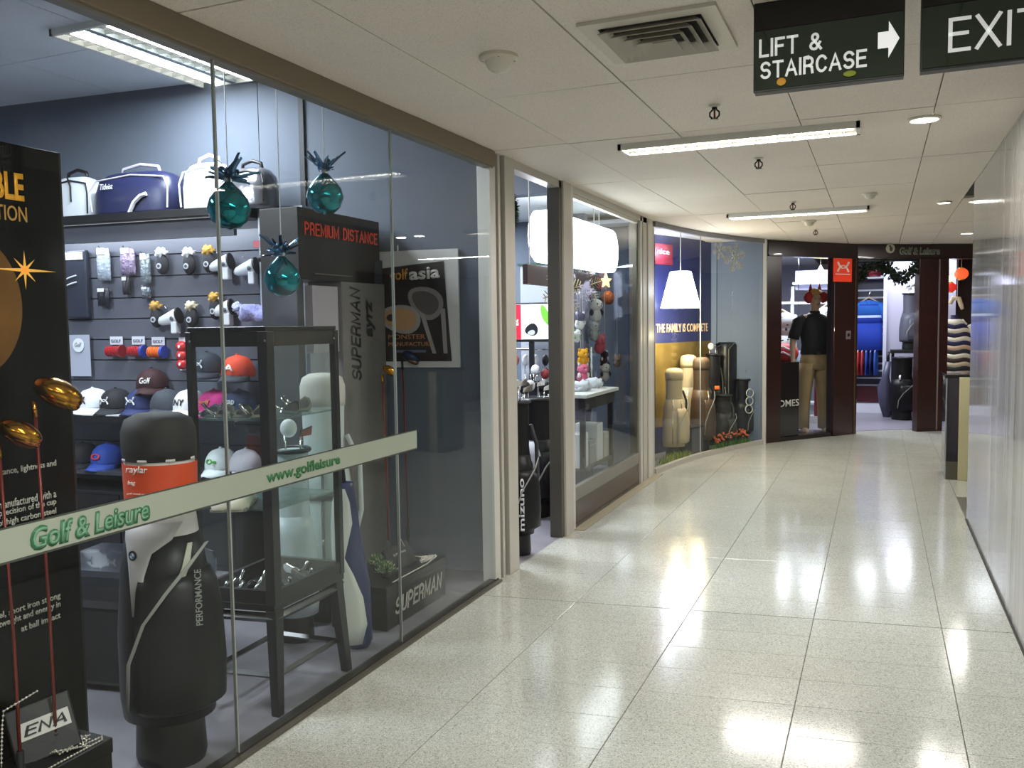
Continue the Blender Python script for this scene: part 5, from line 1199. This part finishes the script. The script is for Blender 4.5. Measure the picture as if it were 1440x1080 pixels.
# glowing shade
P = onD(957, 408, .36); dep = (P-CO).dot(CF); sc2 = dep/F
t = thing('lamp_shade', 'glowing white tapered lamp shade in the curved display window', 'lamp', (P.x, P.y, P.z), CHR)
MB().lathe([(28*sc2, -25*sc2), (15*sc2, 25*sc2), (13*sc2, 26*sc2)], 32, cap=True).build('shade', M('#eef2ff', .6, emit=9), t, smooth='auto')
MB().tube([(0, 0, 26*sc2), (0, 0, 2.49-P.z)], .006, 6).build('cord', GRAYT, t)
point('lamp_shade_bulb', (P.x+.16, P.y-.2, P.z), 4, (.85, .88, 1), .1)
a = onD(1004, 500, .60); c = onD(1047, 355, .60)
t = setting('trim_7', (a.x, a.y, 0), CHR); bx('grey_panel', (0, -.03, 0), ((Vector((c.x, c.y))-Vector((a.x, a.y))).length, .05, c.z+.35), M('#6f7d92', .5), t)
P = onD(1012, 352, .25); snowflake('pale gold snowflake high in the curved display window, left and smaller of two', P, .11, CHR-20, 2.49)
P = onD(1033, 362, .2); snowflake('large pale gold snowflake high in the curved display window', P, .17, CHR-20, 2.49)
SV = [('silver golf bag at the left end of the curved display window', 948, .30, 1.0, '#b5a283'), ('tall silver golf bag lit by a warm spotlight in the curved window', 968, .50, 1.12, '#b3a58c'),
      ('dark bronze golf bag right of the silver ones', 986, .27, 1.1, '#4b3a2c')]
for i, (lb, px, d_2, h_, c_) in enumerate(SV):
    P = onD(px, 640, d_2); P = (P.x, P.y); t, patch, rad = staff_bag(lb, P, h_, .13, CHR-35, c_, c_, hood=c_, group=None, pocket=i != 1)
    for a0 in (-30, 20): patch('edge_trim', [(.17, a0, a0+4), (.6, a0, a0+4), (h_*.65, a0, a0+4)], M('#e9dcb8', .2, .8), .006)
for lb, px, d_2, h_, c_ in (('matte black golf bag with an orange mark in the curved window', 1003, .46, 1.1, '#17171b'), ('black golf bag with looped white cord in the curved window', 1045, .28, .78, '#1b1d22'), ('small dark bag with gold arches in the curved window', 1018, .27, .62, '#2b2824')):
    P = onD(px, 625, d_2); t, patch, rad = staff_bag(lb, (P.x, P.y), h_, .12, CHR-30, c_, '#5c5a50', clubs=0 if h_ < .7 else 3)
    if h_ > 1: patch('orange_mark', [(h_*.62, -20, 15), (h_*.66, -20, 15)], M('#e2692a', .4, emit=.4), .01)
    if .7 < h_ < .9:
        for k in range(3): MB().torus((.0, -.12-.01*k, .42+.1*k), .05, .007, 20, 6, 'y').build('cord_loop', M('#c9ccc4', .5), t, smooth=True)
P = onD(1022, 540, .44); t = thing('travel_cover', 'tall black round-cornered travel cover behind the bags in the curved window', 'bag', (P.x, P.y, 0), CHR)
z4 = onD(1027, 481, .44).z; rr = .15
MB().loft([[Vector((rr*f*(abs(math.cos(a))**.6)*(1 if math.cos(a) > 0 else -1), .1*f*(abs(math.sin(a))**.6)*(1 if math.sin(a) > 0 else -1), z)) for a in [2*PI*i/24 for i in range(24)]] for z, f in ((0, .95), (.02, 1), (z4-.06, 1), (z4-.02, .93), (z4, .8))]).build('shell', M('#17181c', .4), t, smooth=True)
MB().tube([(-.15, -.1, .3), (-.15, -.1, z4-.08), (0, -.1, z4-.01), (.15, -.1, z4-.08), (.15, -.1, .3)], .005, 5).build('piping', M('#6c6a60', .4), t)
def greenery(label, pxs, d_2, c_, c2, name, cat, n=220):
    P0 = onD(pxs[0], pxs[2], d_2); P1 = onD(pxs[1], pxs[3], d_2); P0.z = P1.z = .01; t = thing(name, label, cat, P0)
    for mt in (M(c_, .6), M(c2, .6)):
        b = MB()
        for k in range(n):
            f = random.random(); p = (P1-P0)*f+Vector((random.uniform(-.05, .05), random.uniform(-.05, .05), 0)); s_ = Vector((random.uniform(-1, 1), random.uniform(-1, 1), 0)).normalized()*.008
            tip = p+Vector((random.uniform(-.04, .04), random.uniform(-.04, .04), random.uniform(.04, .11))); b.add([p-s_, p+s_, tip], [(0, 1, 2)])
        b.build('blades', mt, t, stuff=True)
    return t, P0, P1
greenery('strip of yellow-green artificial grass at the left foot of the curved window', (932, 968, 655, 645), .17, '#4f7a2c', '#a8a83c', 'artificial_grass', 'grass')
t, P0, P1 = greenery('strip of green artificial grass with orange flowers at the right foot of the curved window', (1003, 1050, 640, 628), .15, '#3f6a34', '#5b8a3c', 'flower_bed', 'flowers')
b = MB()
for k in range(60): f = random.random(); p = (P1-P0)*f+Vector((random.uniform(-.05, .04), random.uniform(-.03, .03), random.uniform(.1, .19))); b.ell(p, .016, .016, .012, 6, 4)
b.build('flowers', M('#d9602a', .5), t, stuff=True)
P = onD(975, 630, .22); t = thing('display_block', 'dark low display block standing in the curved window behind the joint', 'block', (P.x, P.y, 0), CHR); bx('block', (-.12, -.05, 0), (.12, .08, .32), M('#4a4750', .2), t, bevel=.005); bx('top_cap', (-.125, -.055, .32), (.125, .085, .335), BLACK, t)
for px, pw in ((952, 24), (982, 22)):
    P = onD(px, 500, .24); point('window_spot', (P.x, P.y, 1.35), pw, (1, .82, .5), .03)
point('window_spot', (-2.2, 9.6, 2.3), 4, (.8, .85, 1), .06)
# ============================================================ far shop interior
WH = M('#dfe0ea', .45); 
# slat wall with the polo shirt
a = PY(1203, 567, 15.0); c = PY(1244, 392, 15.0)
t = thing('slat_wall_unit', 'white-framed slatted wall unit holding the blue polo shirt in the far shop', 'shelving', (a.x, 15.0, 0)); W_ = c.x-a.x; H_ = c.z
bx('back_board', (0, .03, .2), (W_, .05, H_), M('#2f3040', .5), t)
for k in range(14): bx('slat', (0, 0, .42+k*.118), (W_, .03, .42+k*.118+.028), M('#b8b9c8', .4), t)
bx('plinth', (-.02, -.25, 0), (W_+.02, .0, .14), M('#e8e8f2', .4), t); bx('top_shelf', (-.02, -.25, H_), (W_+.03, .05, H_+.04), WH, t); bx('side_frame', (W_, -.2, .14), (W_+.05, .05, H_), WH, t); bx('side_frame', (-.05, -.2, .14), (0, .05, H_), WH, t)
bx('floor_panel', (.02, -.02, .16), (W_-.02, .0, .42), M('#4b1420', .3), t)
def shirt(label, P, rz, w_, h_, top, bottom, grp=None, stripe='#c9dbf2', name='polo_shirt', hanger=True, slv=.2):
    t = thing(name, label, 'shirt', P, rz, grp); n = 24
    def ring(z, hw, hd): return [Vector((hw*math.cos(a), hd*math.sin(a)*(1+.12*math.sin(7*a)), z)) for a in [2*PI*i/n for i in range(n)]]
    W2 = w_/2
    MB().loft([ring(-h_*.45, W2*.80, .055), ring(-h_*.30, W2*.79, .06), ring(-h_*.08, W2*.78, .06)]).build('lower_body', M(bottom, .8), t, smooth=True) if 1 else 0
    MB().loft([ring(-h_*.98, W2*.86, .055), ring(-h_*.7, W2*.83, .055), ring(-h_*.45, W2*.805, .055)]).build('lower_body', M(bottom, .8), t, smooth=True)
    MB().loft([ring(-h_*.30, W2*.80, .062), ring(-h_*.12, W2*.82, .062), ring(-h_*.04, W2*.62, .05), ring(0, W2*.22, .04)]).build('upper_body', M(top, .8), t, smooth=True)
    if stripe: MB().loft([ring(-h_*.34, W2*.81, .064), ring(-h_*.295, W2*.81, .064)], cap=False).build('chest_stripe', M(stripe, .8), t, smooth=True)
    for s_ in (-1, 1): MB().tube([(s_*W2*.6, 0, -h_*.07), (s_*W2*.85, 0, -h_*.18), (s_*W2*1.0, 0, -h_*.36)], [.05, .062, .065], 12).build('sleeve', M(top, .8), t, smooth=True)
    MB().tube([(-W2*.2, -.035, -h_*.0), (0, -.065, -h_*.09), (W2*.2, -.035, -h_*.0)], .013, 6).build('collar', M(top, .7), t, smooth=True)
    if hanger:
        MB().tube([(-W2*.75, 0, -h_*.09), (0, 0, .045), (W2*.75, 0, -h_*.09)], .014, 6).build('hanger_bar', M('#d9b48c', .5), t, smooth=True)
        MB().tube([(0, 0, .04), (0, 0, .1), (.02, 0, .13), (.03, .0, .11)], .004, 5).build('hanger_hook', CHROME, t)
    return t
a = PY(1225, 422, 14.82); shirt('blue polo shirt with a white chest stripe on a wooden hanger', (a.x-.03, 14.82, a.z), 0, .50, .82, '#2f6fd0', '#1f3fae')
g0 = None
for k, (px, c_, nm) in enumerate(((1208, '#c93a44', 'red'), (1214, '#b8404a', 'dull red'), (1220, '#2f4fb8', 'blue'), (1226, '#26306a', 'navy'), (1232, '#3a62c0', 'light blue'))):
    a = PY(px, 490, 14.85); t = thing('folded_garment', nm+' garment hanging sideways below the blue polo shirt', 'garment', (a.x, 14.84, 1.03), 90-12, 'garments on the low rail')
    MB().loft([[Vector((.14*f*math.cos(q_), .022*math.sin(q_)*(1+.3*math.sin(4*q_)), z)) for q_ in [2*PI*i/16 for i in range(16)]] for z, f in ((-.42, 1), (-.2, .98), (-.06, .9), (0, .25))]).build('cloth', M(c_, .8), t, smooth=True); MB().tube([(-.12, 0, -.05), (0, 0, .01), (.12, 0, -.05)], .006, 5).build('hanger_bar', WHITE, t)
a = PY(1203, 487, 14.84); MB().tube([(a.x-.03, 14.84, 1.05), (a.x+.42, 14.84, 1.05)], .008, 6).build('hanging_rail', CHROME, None, smooth=True); tag(bpy.data.objects['hanging_rail'], 'thin chrome rail holding the small garments below the polo shirt', 'rail')
a = PY(1229, 397, 14.9); t = cap_thing('dull red cap with a white emblem on top of the slatted unit', (a.x, 14.9, H_+.05), 0, '#8e2a38', mark='ua', group=None); t.scale = (1.5, 1.5, 1.5)
# pale partition and bag shelf
a = PY(1246, 500, 14.6); c = PY(1294, 372, 14.6)
pt = setting('wall_partition'); bx('partition_face', (a.x, 14.62, 0), (c.x+.5, 14.72, 2.5), M('#a7a3b6', .6), pt); bx('partition_edge', (a.x-.05, 14.55, 0), (a.x, 14.75, 2.5), M('#c6c5d6', .5), pt)
a = PY(1252, 492, 14.1); c = PY(1310, 486, 14.1); zsh = a.z
t = thing('bag_shelf', 'black shelf stand carrying a golf bag in the far shop doorway', 'shelf', (a.x, 14.1, 0)); bx('shelf_board', (0, -.05, zsh-.05), (c.x-a.x, .35, zsh), BLACK, t, bevel=.004); bx('side_board', (c.x-a.x-.04, -.03, 0), (c.x-a.x, .33, zsh-.05), BLACK, t); bx('back_post', (0.02, .3, 0), (.06, .34, zsh-.05), DK, t)
a = PY(1281, 486, 14.25); staff_bag('grey golf bag standing on the black shelf in the far shop doorway', (a.x, 14.25, zsh), .84, .17, -10, '#4a4b58', '#5d5e6b', clubs=6)
a = PY(1268, 580, 13.9); t, patch, rad = staff_bag('black golf bag with a small white tag under the black shelf', (a.x, 13.9, .006), .92, .19, -5, '#101014', '#2b2b33', pocket=True)
patch('white_tag', [(.60, -14, -4), (.67, -14, -4)], M('#d9d9dc', .5), .012); patch('red_flash', [(.2, 5, 8), (.45, -6, 0)], M('#6b1f2a', .5), .012)
a = PY(1247, 565, 14.2); t = thing('umbrella_bag', 'dark slim bag leaning beside the shelf in the far shop', 'bag', (a.x-.02, 14.2, .006), 0, None); MB().loft([[Vector((x_+r_*math.cos(q_), r_*.8*math.sin(q_), z)) for q_ in [2*PI*i/16 for i in range(16)]] for z, x_, r_ in ((0, .02, .05), (.2, 0, .09), (.45, -.02, .1), (.62, 0, .05), (.85, .03, .045))]).build('body', M('#4a4a60', .4), t, smooth=True); MB().tube([(.03, 0, .84), (.03, 0, 1.0)], .02, 8).build('handle', BLACK, t, smooth=True)
# right bay: striped jumpers, lanterns
def mann_torso(label, px, py, Y, sc_, cols):
    P = PY(px, py, Y); t = thing('striped_jumper', label, 'clothing', P, 0, None); n = 24; L_ = .72*sc_; nb_ = len(cols)
    for k in range(nb_):
        z0_, z1_ = -L_*k/nb_, -L_*(k+1)/nb_
        def ring(z):
            f = -z/L_; hw = (.12+.12*min(1, f*5))*sc_*(1-.08*math.sin(f*PI)); return [Vector((hw*math.cos(q_), .11*sc_*math.sin(q_), z+.012*math.sin(5*q_))) for q_ in [2*PI*i/n for i in range(n)]]
        MB().loft([ring(z0_), ring(z1_)]).build('knit_band', M(cols[k], .9), t, smooth=True)
    for s_ in (-1, 1): MB().tube([(s_*.17*sc_, 0, -.08*sc_), (s_*.27*sc_, 0, -.3*sc_), (s_*.26*sc_, -.03, -.58*sc_)], [.06*sc_, .05*sc_, .035*sc_], 10).build('sleeve', M(cols[0], .9), t, smooth=True)
    MB().lathe([(.05*sc_, 0), (.045*sc_, .07*sc_)], 16).build('neck', M(cols[1], .8), t, smooth='auto')
    MB().tube([(0, 0, -L_*.98), (0, 0, -P.z+.03)], .02, 8).build('stand_pole', CHROME, t); MB().lathe([(.14, -P.z+.007), (.14, -P.z+.02), (.03, -P.z+.035)], 20).build('stand_base', DK, t)
mann_torso('cream and navy wave-striped jumper on a stand in the right bay of the far shop', 1342, 450, 13.7, 1.0, ['#e3dccd', '#26264a', '#d9cdb9', '#2b2442', '#e3d9c6', '#272746', '#c9a88e', '#2a2a30', '#d9d2bd', '#3a2a26', '#b9ac90', '#24242a'])
mann_torso('coral checked jumper partly hidden at the edge of the right bay', 1358, 488, 14.5, .8, ['#c98a7a', '#d9a698', '#b86a5c', '#d9b0a0', '#b9786a', '#cfd6e6'])
for px, py, r_, c_, e_, lb in ((1333, 392, .055, '#ffe7b0', 2.5, 'small glowing cream globe lantern in the right bay of the far shop'), (1337, 404, .075, '#d22a22', .5, 'round red lantern below the cream globe'), (1352, 385, .09, '#d9542a', .9, 'orange lantern at the right of the far shop bay')):
    P = PY(px, py, 13.4); t = thing('hanging_lantern', lb, 'lantern', P, 0, 'lanterns in the far shop'); MB().ell((0, 0, 0), r_, r_, r_*.9, 18, 12).build('shade', M(c_, .5, emit=e_), t, smooth=True)
    for z in (-r_*.9, r_*.85): MB().lathe([(r_*.4, z-.008), (r_*.4, z+.01)], 14).build('end_ring', M('#c9a24a', .4, .6), t)
    MB().tube([(0, 0, r_*.9), (0, 0, 2.5-P.z)], .003, 4).build('cord', GRAYT, t)
P = PY(1346, 425, 13.5); t = thing('curved_horn_toy', 'cream curled toy horn above the striped jumper', 'toy', P); MB().tube([(-.09, 0, -.02), (-.05, 0, .06), (.02, 0, .05), (.05, 0, -.04), (.07, 0, -.1)], [.03, .032, .034, .03, .02], 10).build('horn', M('#d9c9a8', .6), t, smooth=True); MB().tube([(0, 0, .05), (0, 0, 2.5-P.z)], .003, 4).build('cord', GRAYT, t)
P = PY(1333, 450, 13.2); t = thing('bead_string', 'silver bead string hanging by the pillar of the right bay', 'beads', (P.x-.04, 13.2, .1)); b = MB(); [b.ell((0, 0, z*.03), .012, .012, .013, 6, 4) for z in range(75)]; b.build('beads', M('#c6cad6', .2, .6), t, stuff=True); MB().tube([(0, 0, 0), (0, 0, 2.4)], .002, 4).build('cord', GRAYT, t)
struct(bx('wall_back', (.95, 15.6, 0), (3.2, 15.7, 2.5), M('#3a1c18', .5, var=.3, scale=2)))
# left bay behind the mannequin
def rack(label, px0, px1, pyt, Y, lv, name='shelf_rack'):
    a, c = PY(px0, pyt, Y), PY(px1, pyt, Y); t = thing(name, label, 'shelving', (a.x, Y, 0)); W_ = c.x-a.x
    for x in (0, W_): bx('upright', (x-.02, -.02, 0), (x+.02, .02, a.z), WH, t)
    for z in lv: bx('shelf_board', (0, -.05, z), (W_, .25, z+.035), WH, t)
    return t, W_, a.z
t, W_, zz = rack('white framed shelf rack behind the mannequin', 1115, 1172, 403, 13.9, (.2, 1.45, 1.75, 2.05))
t, W_, zz = rack('white wall shelf at the left edge of the far shop window', 1092, 1114, 420, 13.6, (1.75,))
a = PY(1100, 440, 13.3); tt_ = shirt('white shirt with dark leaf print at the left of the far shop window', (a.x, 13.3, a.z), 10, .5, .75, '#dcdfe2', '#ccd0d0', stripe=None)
for k in range(26):
    x, z = random.uniform(-.18, .18), random.uniform(-.65, -.15); MB().ell((x, -.058-.0*abs(x), z), .02, .006, .012, 8, 5).build('printed_leaf', M('#5b6a66' if k % 2 else '#26262e', .8), tt_)
a = PY(1103, 485, 12.85); t = thing('sports_bag', 'red and white sports bag below the leaf-print shirt', 'bag', (a.x, 12.85, a.z-.12)); MB().ell((0, 0, .0), .2, .14, .15, 18, 12).build('body', M('#b02028', .5), t, smooth=True); MB().tube([(-.15, -.12, .05), (0, -.16, .1), (.15, -.12, .02)], .012, 6).build('white_curve', WHITE, t); MB().tube([(-.15, -.13, -.02), (0, -.165, .02), (.15, -.12, -.06)], .012, 6).build('white_curve', WHITE, t)
bx('plinth_block', (-.22, -.15, -a.z+.13), (.22, .15, -.13), M('#26262c', .5), t)
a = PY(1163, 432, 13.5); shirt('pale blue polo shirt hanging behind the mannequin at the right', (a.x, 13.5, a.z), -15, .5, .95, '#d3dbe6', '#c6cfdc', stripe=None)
a = PY(1122, 495, 13.4); t = thing('folded_stack', 'pale blue folded trousers hanging behind the mannequin at the left', 'garment', (a.x, 13.4, 1.05)); MB().loft([[Vector((.12*f*math.cos(q_), .05*math.sin(q_), z)) for q_ in [2*PI*i/16 for i in range(16)]] for z, f in ((-.75, .9), (-.3, 1), (0, .8))]).build('cloth', M('#8fa3bd', .8), t, smooth=True); MB().tube([(0, 0, -.01), (0, 0, 1.45)], .004, 4).build('cord', CHROME, t)
a = PY(1165, 565, 13.2); t = thing('stock_box', 'dark red crate low down behind the mannequin', 'box', (a.x-.05, 13.2, .006)); bx('box_body', (-.14, -.1, .1), (.14, .1, .75), M('#8a1c2a', .5), t, bevel=.005); bx('white_plinth', (-.2, -.12, 0), (.25, .12, .1), M('#e6e6ee', .4), t)
P = PY(1154, 385, 12.9); t = thing('glow_lamp', 'glowing star-shaped lamp above the mannequin head', 'lamp', P); 
st_ = [((.13 if i % 2 == 0 else .07)*math.cos(PI/2+i*PI/5), (.13 if i % 2 == 0 else .07)*math.sin(PI/2+i*PI/5)) for i in range(10)]
MB().prism(st_, -.02, .02, M4=Matrix.Rotation(R(90), 4, 'X')).build('star', M('#fff3d0', .5, emit=3), t); MB().tube([(0, 0, .12), (0, 0, 2.5-P.z)], .003, 4).build('cord', GRAYT, t)
a = PY(1118, 410, 13.95); b_ = bx('header_sign', (0, 0, 0), (.85, .03, .3), M('#b9b6d2', .5), None); b_.location = (a.x, 13.98, a.z+.02); tag(b_, 'pale lilac header sign above the white rack', 'sign'); text('sign_lettering', 'UNDER ARMOUR', M('#4a4668', .5), b_, (.12, -.003, .1), (1, 0, 0), UZ, .6, .05)
# garland over the doorway
P0 = onR(rb, 1208, 395, .0)
def gpt(px, py, r=rb, d=-.03): s_, z = onR(r, px, py, -.03); return r[0]+r[1]*s_-r[2]*.06+Vector((0, 0, z))
pts = [gpt(*q_) for q_ in ((1207, 392), (1213, 386), (1224, 374), (1240, 371), (1250, 377), (1258, 385), (1266, 393), (1274, 390), (1283, 382), (1290, 372))]
t = thing('leaf_garland', 'dark leafy garland draped across the top of the far shop doorway', 'garland', pts[0]); pr_ = [p-pts[0] for p in pts]
MB().tube(pr_, .02, 6).build('vine', M('#15211a', .7), t)
b = MB(); b2 = MB()
for k in range(700):
    f = random.random()*(len(pr_)-1); i = min(int(f), len(pr_)-2); p = pr_[i].lerp(pr_[i+1], f-i); d = Vector((random.gauss(0, 1), random.gauss(0, .6), random.gauss(0, 1))).normalized()
    q_ = p+d*random.uniform(.01, .07); e = q_+d*.05; s_ = d.orthogonal().normalized()*.018; (b if k % 3 else b2).add([q_, q_+d*.022+s_, e, q_+d*.022-s_], [(0, 1, 2, 3)])
b.build('leaves', M('#101b13', .6), t, stuff=True); b2.build('leaves', M('#2a3f24', .6), t, stuff=True)
MB().tube([pr_[0], pr_[0]+Vector((0, 0, .12))], .004, 4).build('tie', BLACK, t); MB().tube([pr_[-1], pr_[-1]+Vector((0, 0, .08))], .004, 4).build('tie', BLACK, t)
# low counter end at the right
kp = [PZ(1328, 673), PZ(1347, 676), PZ(1360, 678)]
t = thing('counter_end', 'low dark counter with a cream end panel beside the polished wall', 'counter', (kp[0].x, 8.84, 0)); zk = PY(1345, 529, 8.84).z
bx('mirror_panel', (0, -.0, .0), (.105, .5, zk-.02), M('#2a2530', .1, coat=.6), t); bx('steel_kick', (-.003, -.006, .0), (.105, .0, .17), M('#6b675c', .3, .8), t); bx('steel_edge', (-.006, -.008, 0), (.006, .0, zk-.02), M('#b9bcc2', .25, .8), t)
bx('cream_panel', (.105, -.035, 0), (.19, .46, zk-.01), M('#b9b28a', .5), t, bevel=.003); bx('counter_top', (-.01, -.0, zk-.02), (.9, .55, zk+.012), BLACKG, t, bevel=.003); bx('rear_panel', (.19, .05, 0), (.85, .45, zk-.02), M('#2b2730', .4), t)
# ============================================================ mannequin
def skin(name, verts, edges, rad, mat, parent, sub=2, root=0):
    me = bpy.data.meshes.new(name); me.from_pydata(verts, edges, []); o = bpy.data.objects.new(name, me); COL.objects.link(o); o.parent = parent
    md = o.modifiers.new('skin', 'SKIN'); md.use_smooth_shade = True
    if not me.skin_vertices:
        bm = bmesh.new(); bm.from_mesh(me); bm.verts.layers.skin.verify(); bm.to_mesh(me); bm.free()
    for i, sv in enumerate(me.skin_vertices[0].data):
        r = rad[i]; sv.radius = r if isinstance(r, tuple) else (r, r); sv.use_root = (i == root)
    s_ = o.modifiers.new('sub', 'SUBSURF'); s_.levels = sub; s_.render_levels = sub
    dg = bpy.context.evaluated_depsgraph_get(); m2 = bpy.data.meshes.new_from_object(o.evaluated_get(dg)); o.modifiers.clear(); o.data = m2; m2.materials.clear(); m2.materials.append(mat)
    m2.polygons.foreach_set('use_smooth', [True]*len(m2.polygons)); return o
c = onR(ra, 1144, 600, -.32); P = ra[0]+ra[1]*c[0]-ra[2]*.32
mn = thing('mannequin', 'male shop mannequin in a dark polo shirt and beige trousers behind the glass', 'mannequin', (P.x, P.y, .006), 26)
mn.scale = (1.06, 1.06, 1.06)
SKN = M('#c9a184', .4)
V = [(0, 0, .97), (0, 0, 1.12), (0, .01, 1.28), (0, .01, 1.42), (0, 0, 1.51), (0, -.01, 1.57), (0, -.02, 1.66), (0, -.01, 1.74)]
Ed = [(i, i+1) for i in range(7)]; Ra = [(.16, .11), (.13, .095), (.16, .11), (.12, .08), .05, .055, (.078, .092), (.06, .075)]
def addc(start, pts, rr):
    p = start
    for q_, r in zip(pts, rr): V.append(q_); Ra.append(r); Ed.append((p, len(V)-1)); p = len(V)-1
    return p
for s_ in (-1, 1):
    addc(0, [(s_*.10, 0, .88), (s_*.12, -.01, .52), (s_*.13, .02, .12), (s_*.135, .0, .06), (s_*.14, -.11, .04), (s_*.142, -.17, .035)], [.095, .06, .038, .045, .038, .025])
    sw = -.02 if s_ < 0 else .02
    h = addc(3, [(s_*.17, .01, 1.42), (s_*.235, .01, 1.30), (s_*.27, .02, 1.13), (s_*.285, -.04, .90), (s_*.285, -.06, .855)], [.062, .052, .041, .027, .034])
    for k, (fx, fl_) in enumerate(((-.027, .075), (-.009, .085), (.009, .08), (.026, .062))):
        addc(h, [(s_*.285+fx*.3, -.062+fx, .82), (s_*.28+fx*.3, -.066+fx*1.1, .82-fl_*.55), (s_*.27+fx*.3, -.06+fx*1.1, .82-fl_)], [.011, .0095, .008])
    addc(h, [(s_*.262, -.095, .845), (s_*.252, -.112, .81)], [.012, .009])
body = skin('body', V, Ed, Ra, SKN, mn)
for s_ in (-1, 1):
    MB().ell((s_*.03, -.105, 1.675), .011, .006, .006, 8, 5).build('eye', M('#3a2a22', .4), mn); MB().ell((s_*.079, .0, 1.66), .01, .02, .03, 10, 7).build('ear', SKN, mn, smooth=True)
MB().loft([[Vector((.012*f*math.cos(q_), -.105-.018*f+.01*math.sin(q_)*f, z)) for q_ in [2*PI*i/10 for i in range(10)]] for z, f in ((1.625, .9), (1.635, 1.3), (1.66, .8), (1.685, .4))]).build('nose', SKN, mn, smooth=True)
MB().ell((0, -.098, 1.60), .022, .008, .007, 12, 6).build('mouth', M('#a8705c', .5), mn, smooth=True)
PB = M('#17181f', .8, bump=.1); TB = M('#a58a62', .7, var=.08, scale=10, bump=.3)
def er(z, a, b_, y=0, n=28, w=0): return [Vector((a*math.cos(q_), y+b_*math.sin(q_)*(1+w*math.sin(5*q_)), z)) for q_ in [2*PI*i/n for i in range(n)]]
MB().loft([er(1.0, .172, .125), er(1.1, .158, .118, w=.03), er(1.22, .175, .13), er(1.34, .195, .135), er(1.42, .18, .115), er(1.47, .12, .085), er(1.495, .07, .065)]).build('polo_shirt', PB, mn, smooth=True)
MB().loft([er(1.48, .068, .066), er(1.525, .062, .062)], cap=False).build('collar', PB, mn, smooth=True)
for s_ in (-1, 1): MB().tube([(s_*.13, .01, 1.43), (s_*.2, .01, 1.38), (s_*.25, .012, 1.24), (s_*.262, .014, 1.18)], [.075, .08, .068, .068], 16).build('sleeve', PB, mn, smooth=True)
MB().loft([er(.985, .168, .122), er(1.02, .170, .124)], cap=False).build('belt', M('#0d0c0c', .4), mn, smooth=True); bx('buckle', (-.022, -.132, .985), (.022, -.122, 1.02), CHROME, mn)
MB().loft([er(.80, .175, .125), er(.9, .178, .13, w=.03), er(.99, .165, .12)]).build('trousers', TB, mn, smooth=True)
for s_ in (-1, 1):
    MB().loft([[Vector((s_*x_+a*math.cos(q_), y_+b_*math.sin(q_)*(1+.05*math.sin(4*q_)), z)) for q_ in [2*PI*i/20 for i in range(20)]] for z, x_, y_, a, b_ in ((.06, .135, .0, .075, .085), (.3, .13, .01, .075, .085), (.52, .12, 0, .085, .09), (.75, .1, 0, .10, .11), (.88, .09, 0, .095, .12))]).build('trouser_leg', TB, mn, smooth=True)
    bx('shoe_sole', (s_*.138-.04, -.2, 0), (s_*.138+.04, .06, .02), M('#8a6d58', .5), mn, bevel=.005)
MB().lathe([(.26, 0), (.26, .006), (.25, .01)], 32).build('base_plate', M('#5a5660', .2, .6), mn)
t = thing('festive_headband', 'red and gold festive headband worn by the mannequin', 'headwear', (P.x, P.y, 1.80), 26)
MB().tube([(-.09, 0, -.05), (-.085, 0, .03), (-.05, 0, .07), (0, 0, .085), (.05, 0, .07), (.085, 0, .03), (.09, 0, -.05)], .014, 8).build('band', M('#c9942a', .4, .3), t, smooth=True)
for s_ in (-1, 1):
    MB().ell((s_*.10, -.03, -.0), .06, .05, .075, 16, 10, nz=.2).build('red_puff', M('#b5161a', .6, bump=.5, scale=50), t, smooth=True)
    MB().lathe([(.03, .06), (.02, .12), (.001, .19)], 12, M4=Matrix.Translation((s_*.06, 0, .0))).build('red_point', M('#b5161a', .6), t, smooth=True)
MB().ell((0, 0, .045), .088, .1, .07, 18, 8, nz=.25, z0=0).build('gold_top', M('#d9a94a', .5, bump=.6, scale=40), t, smooth=True)
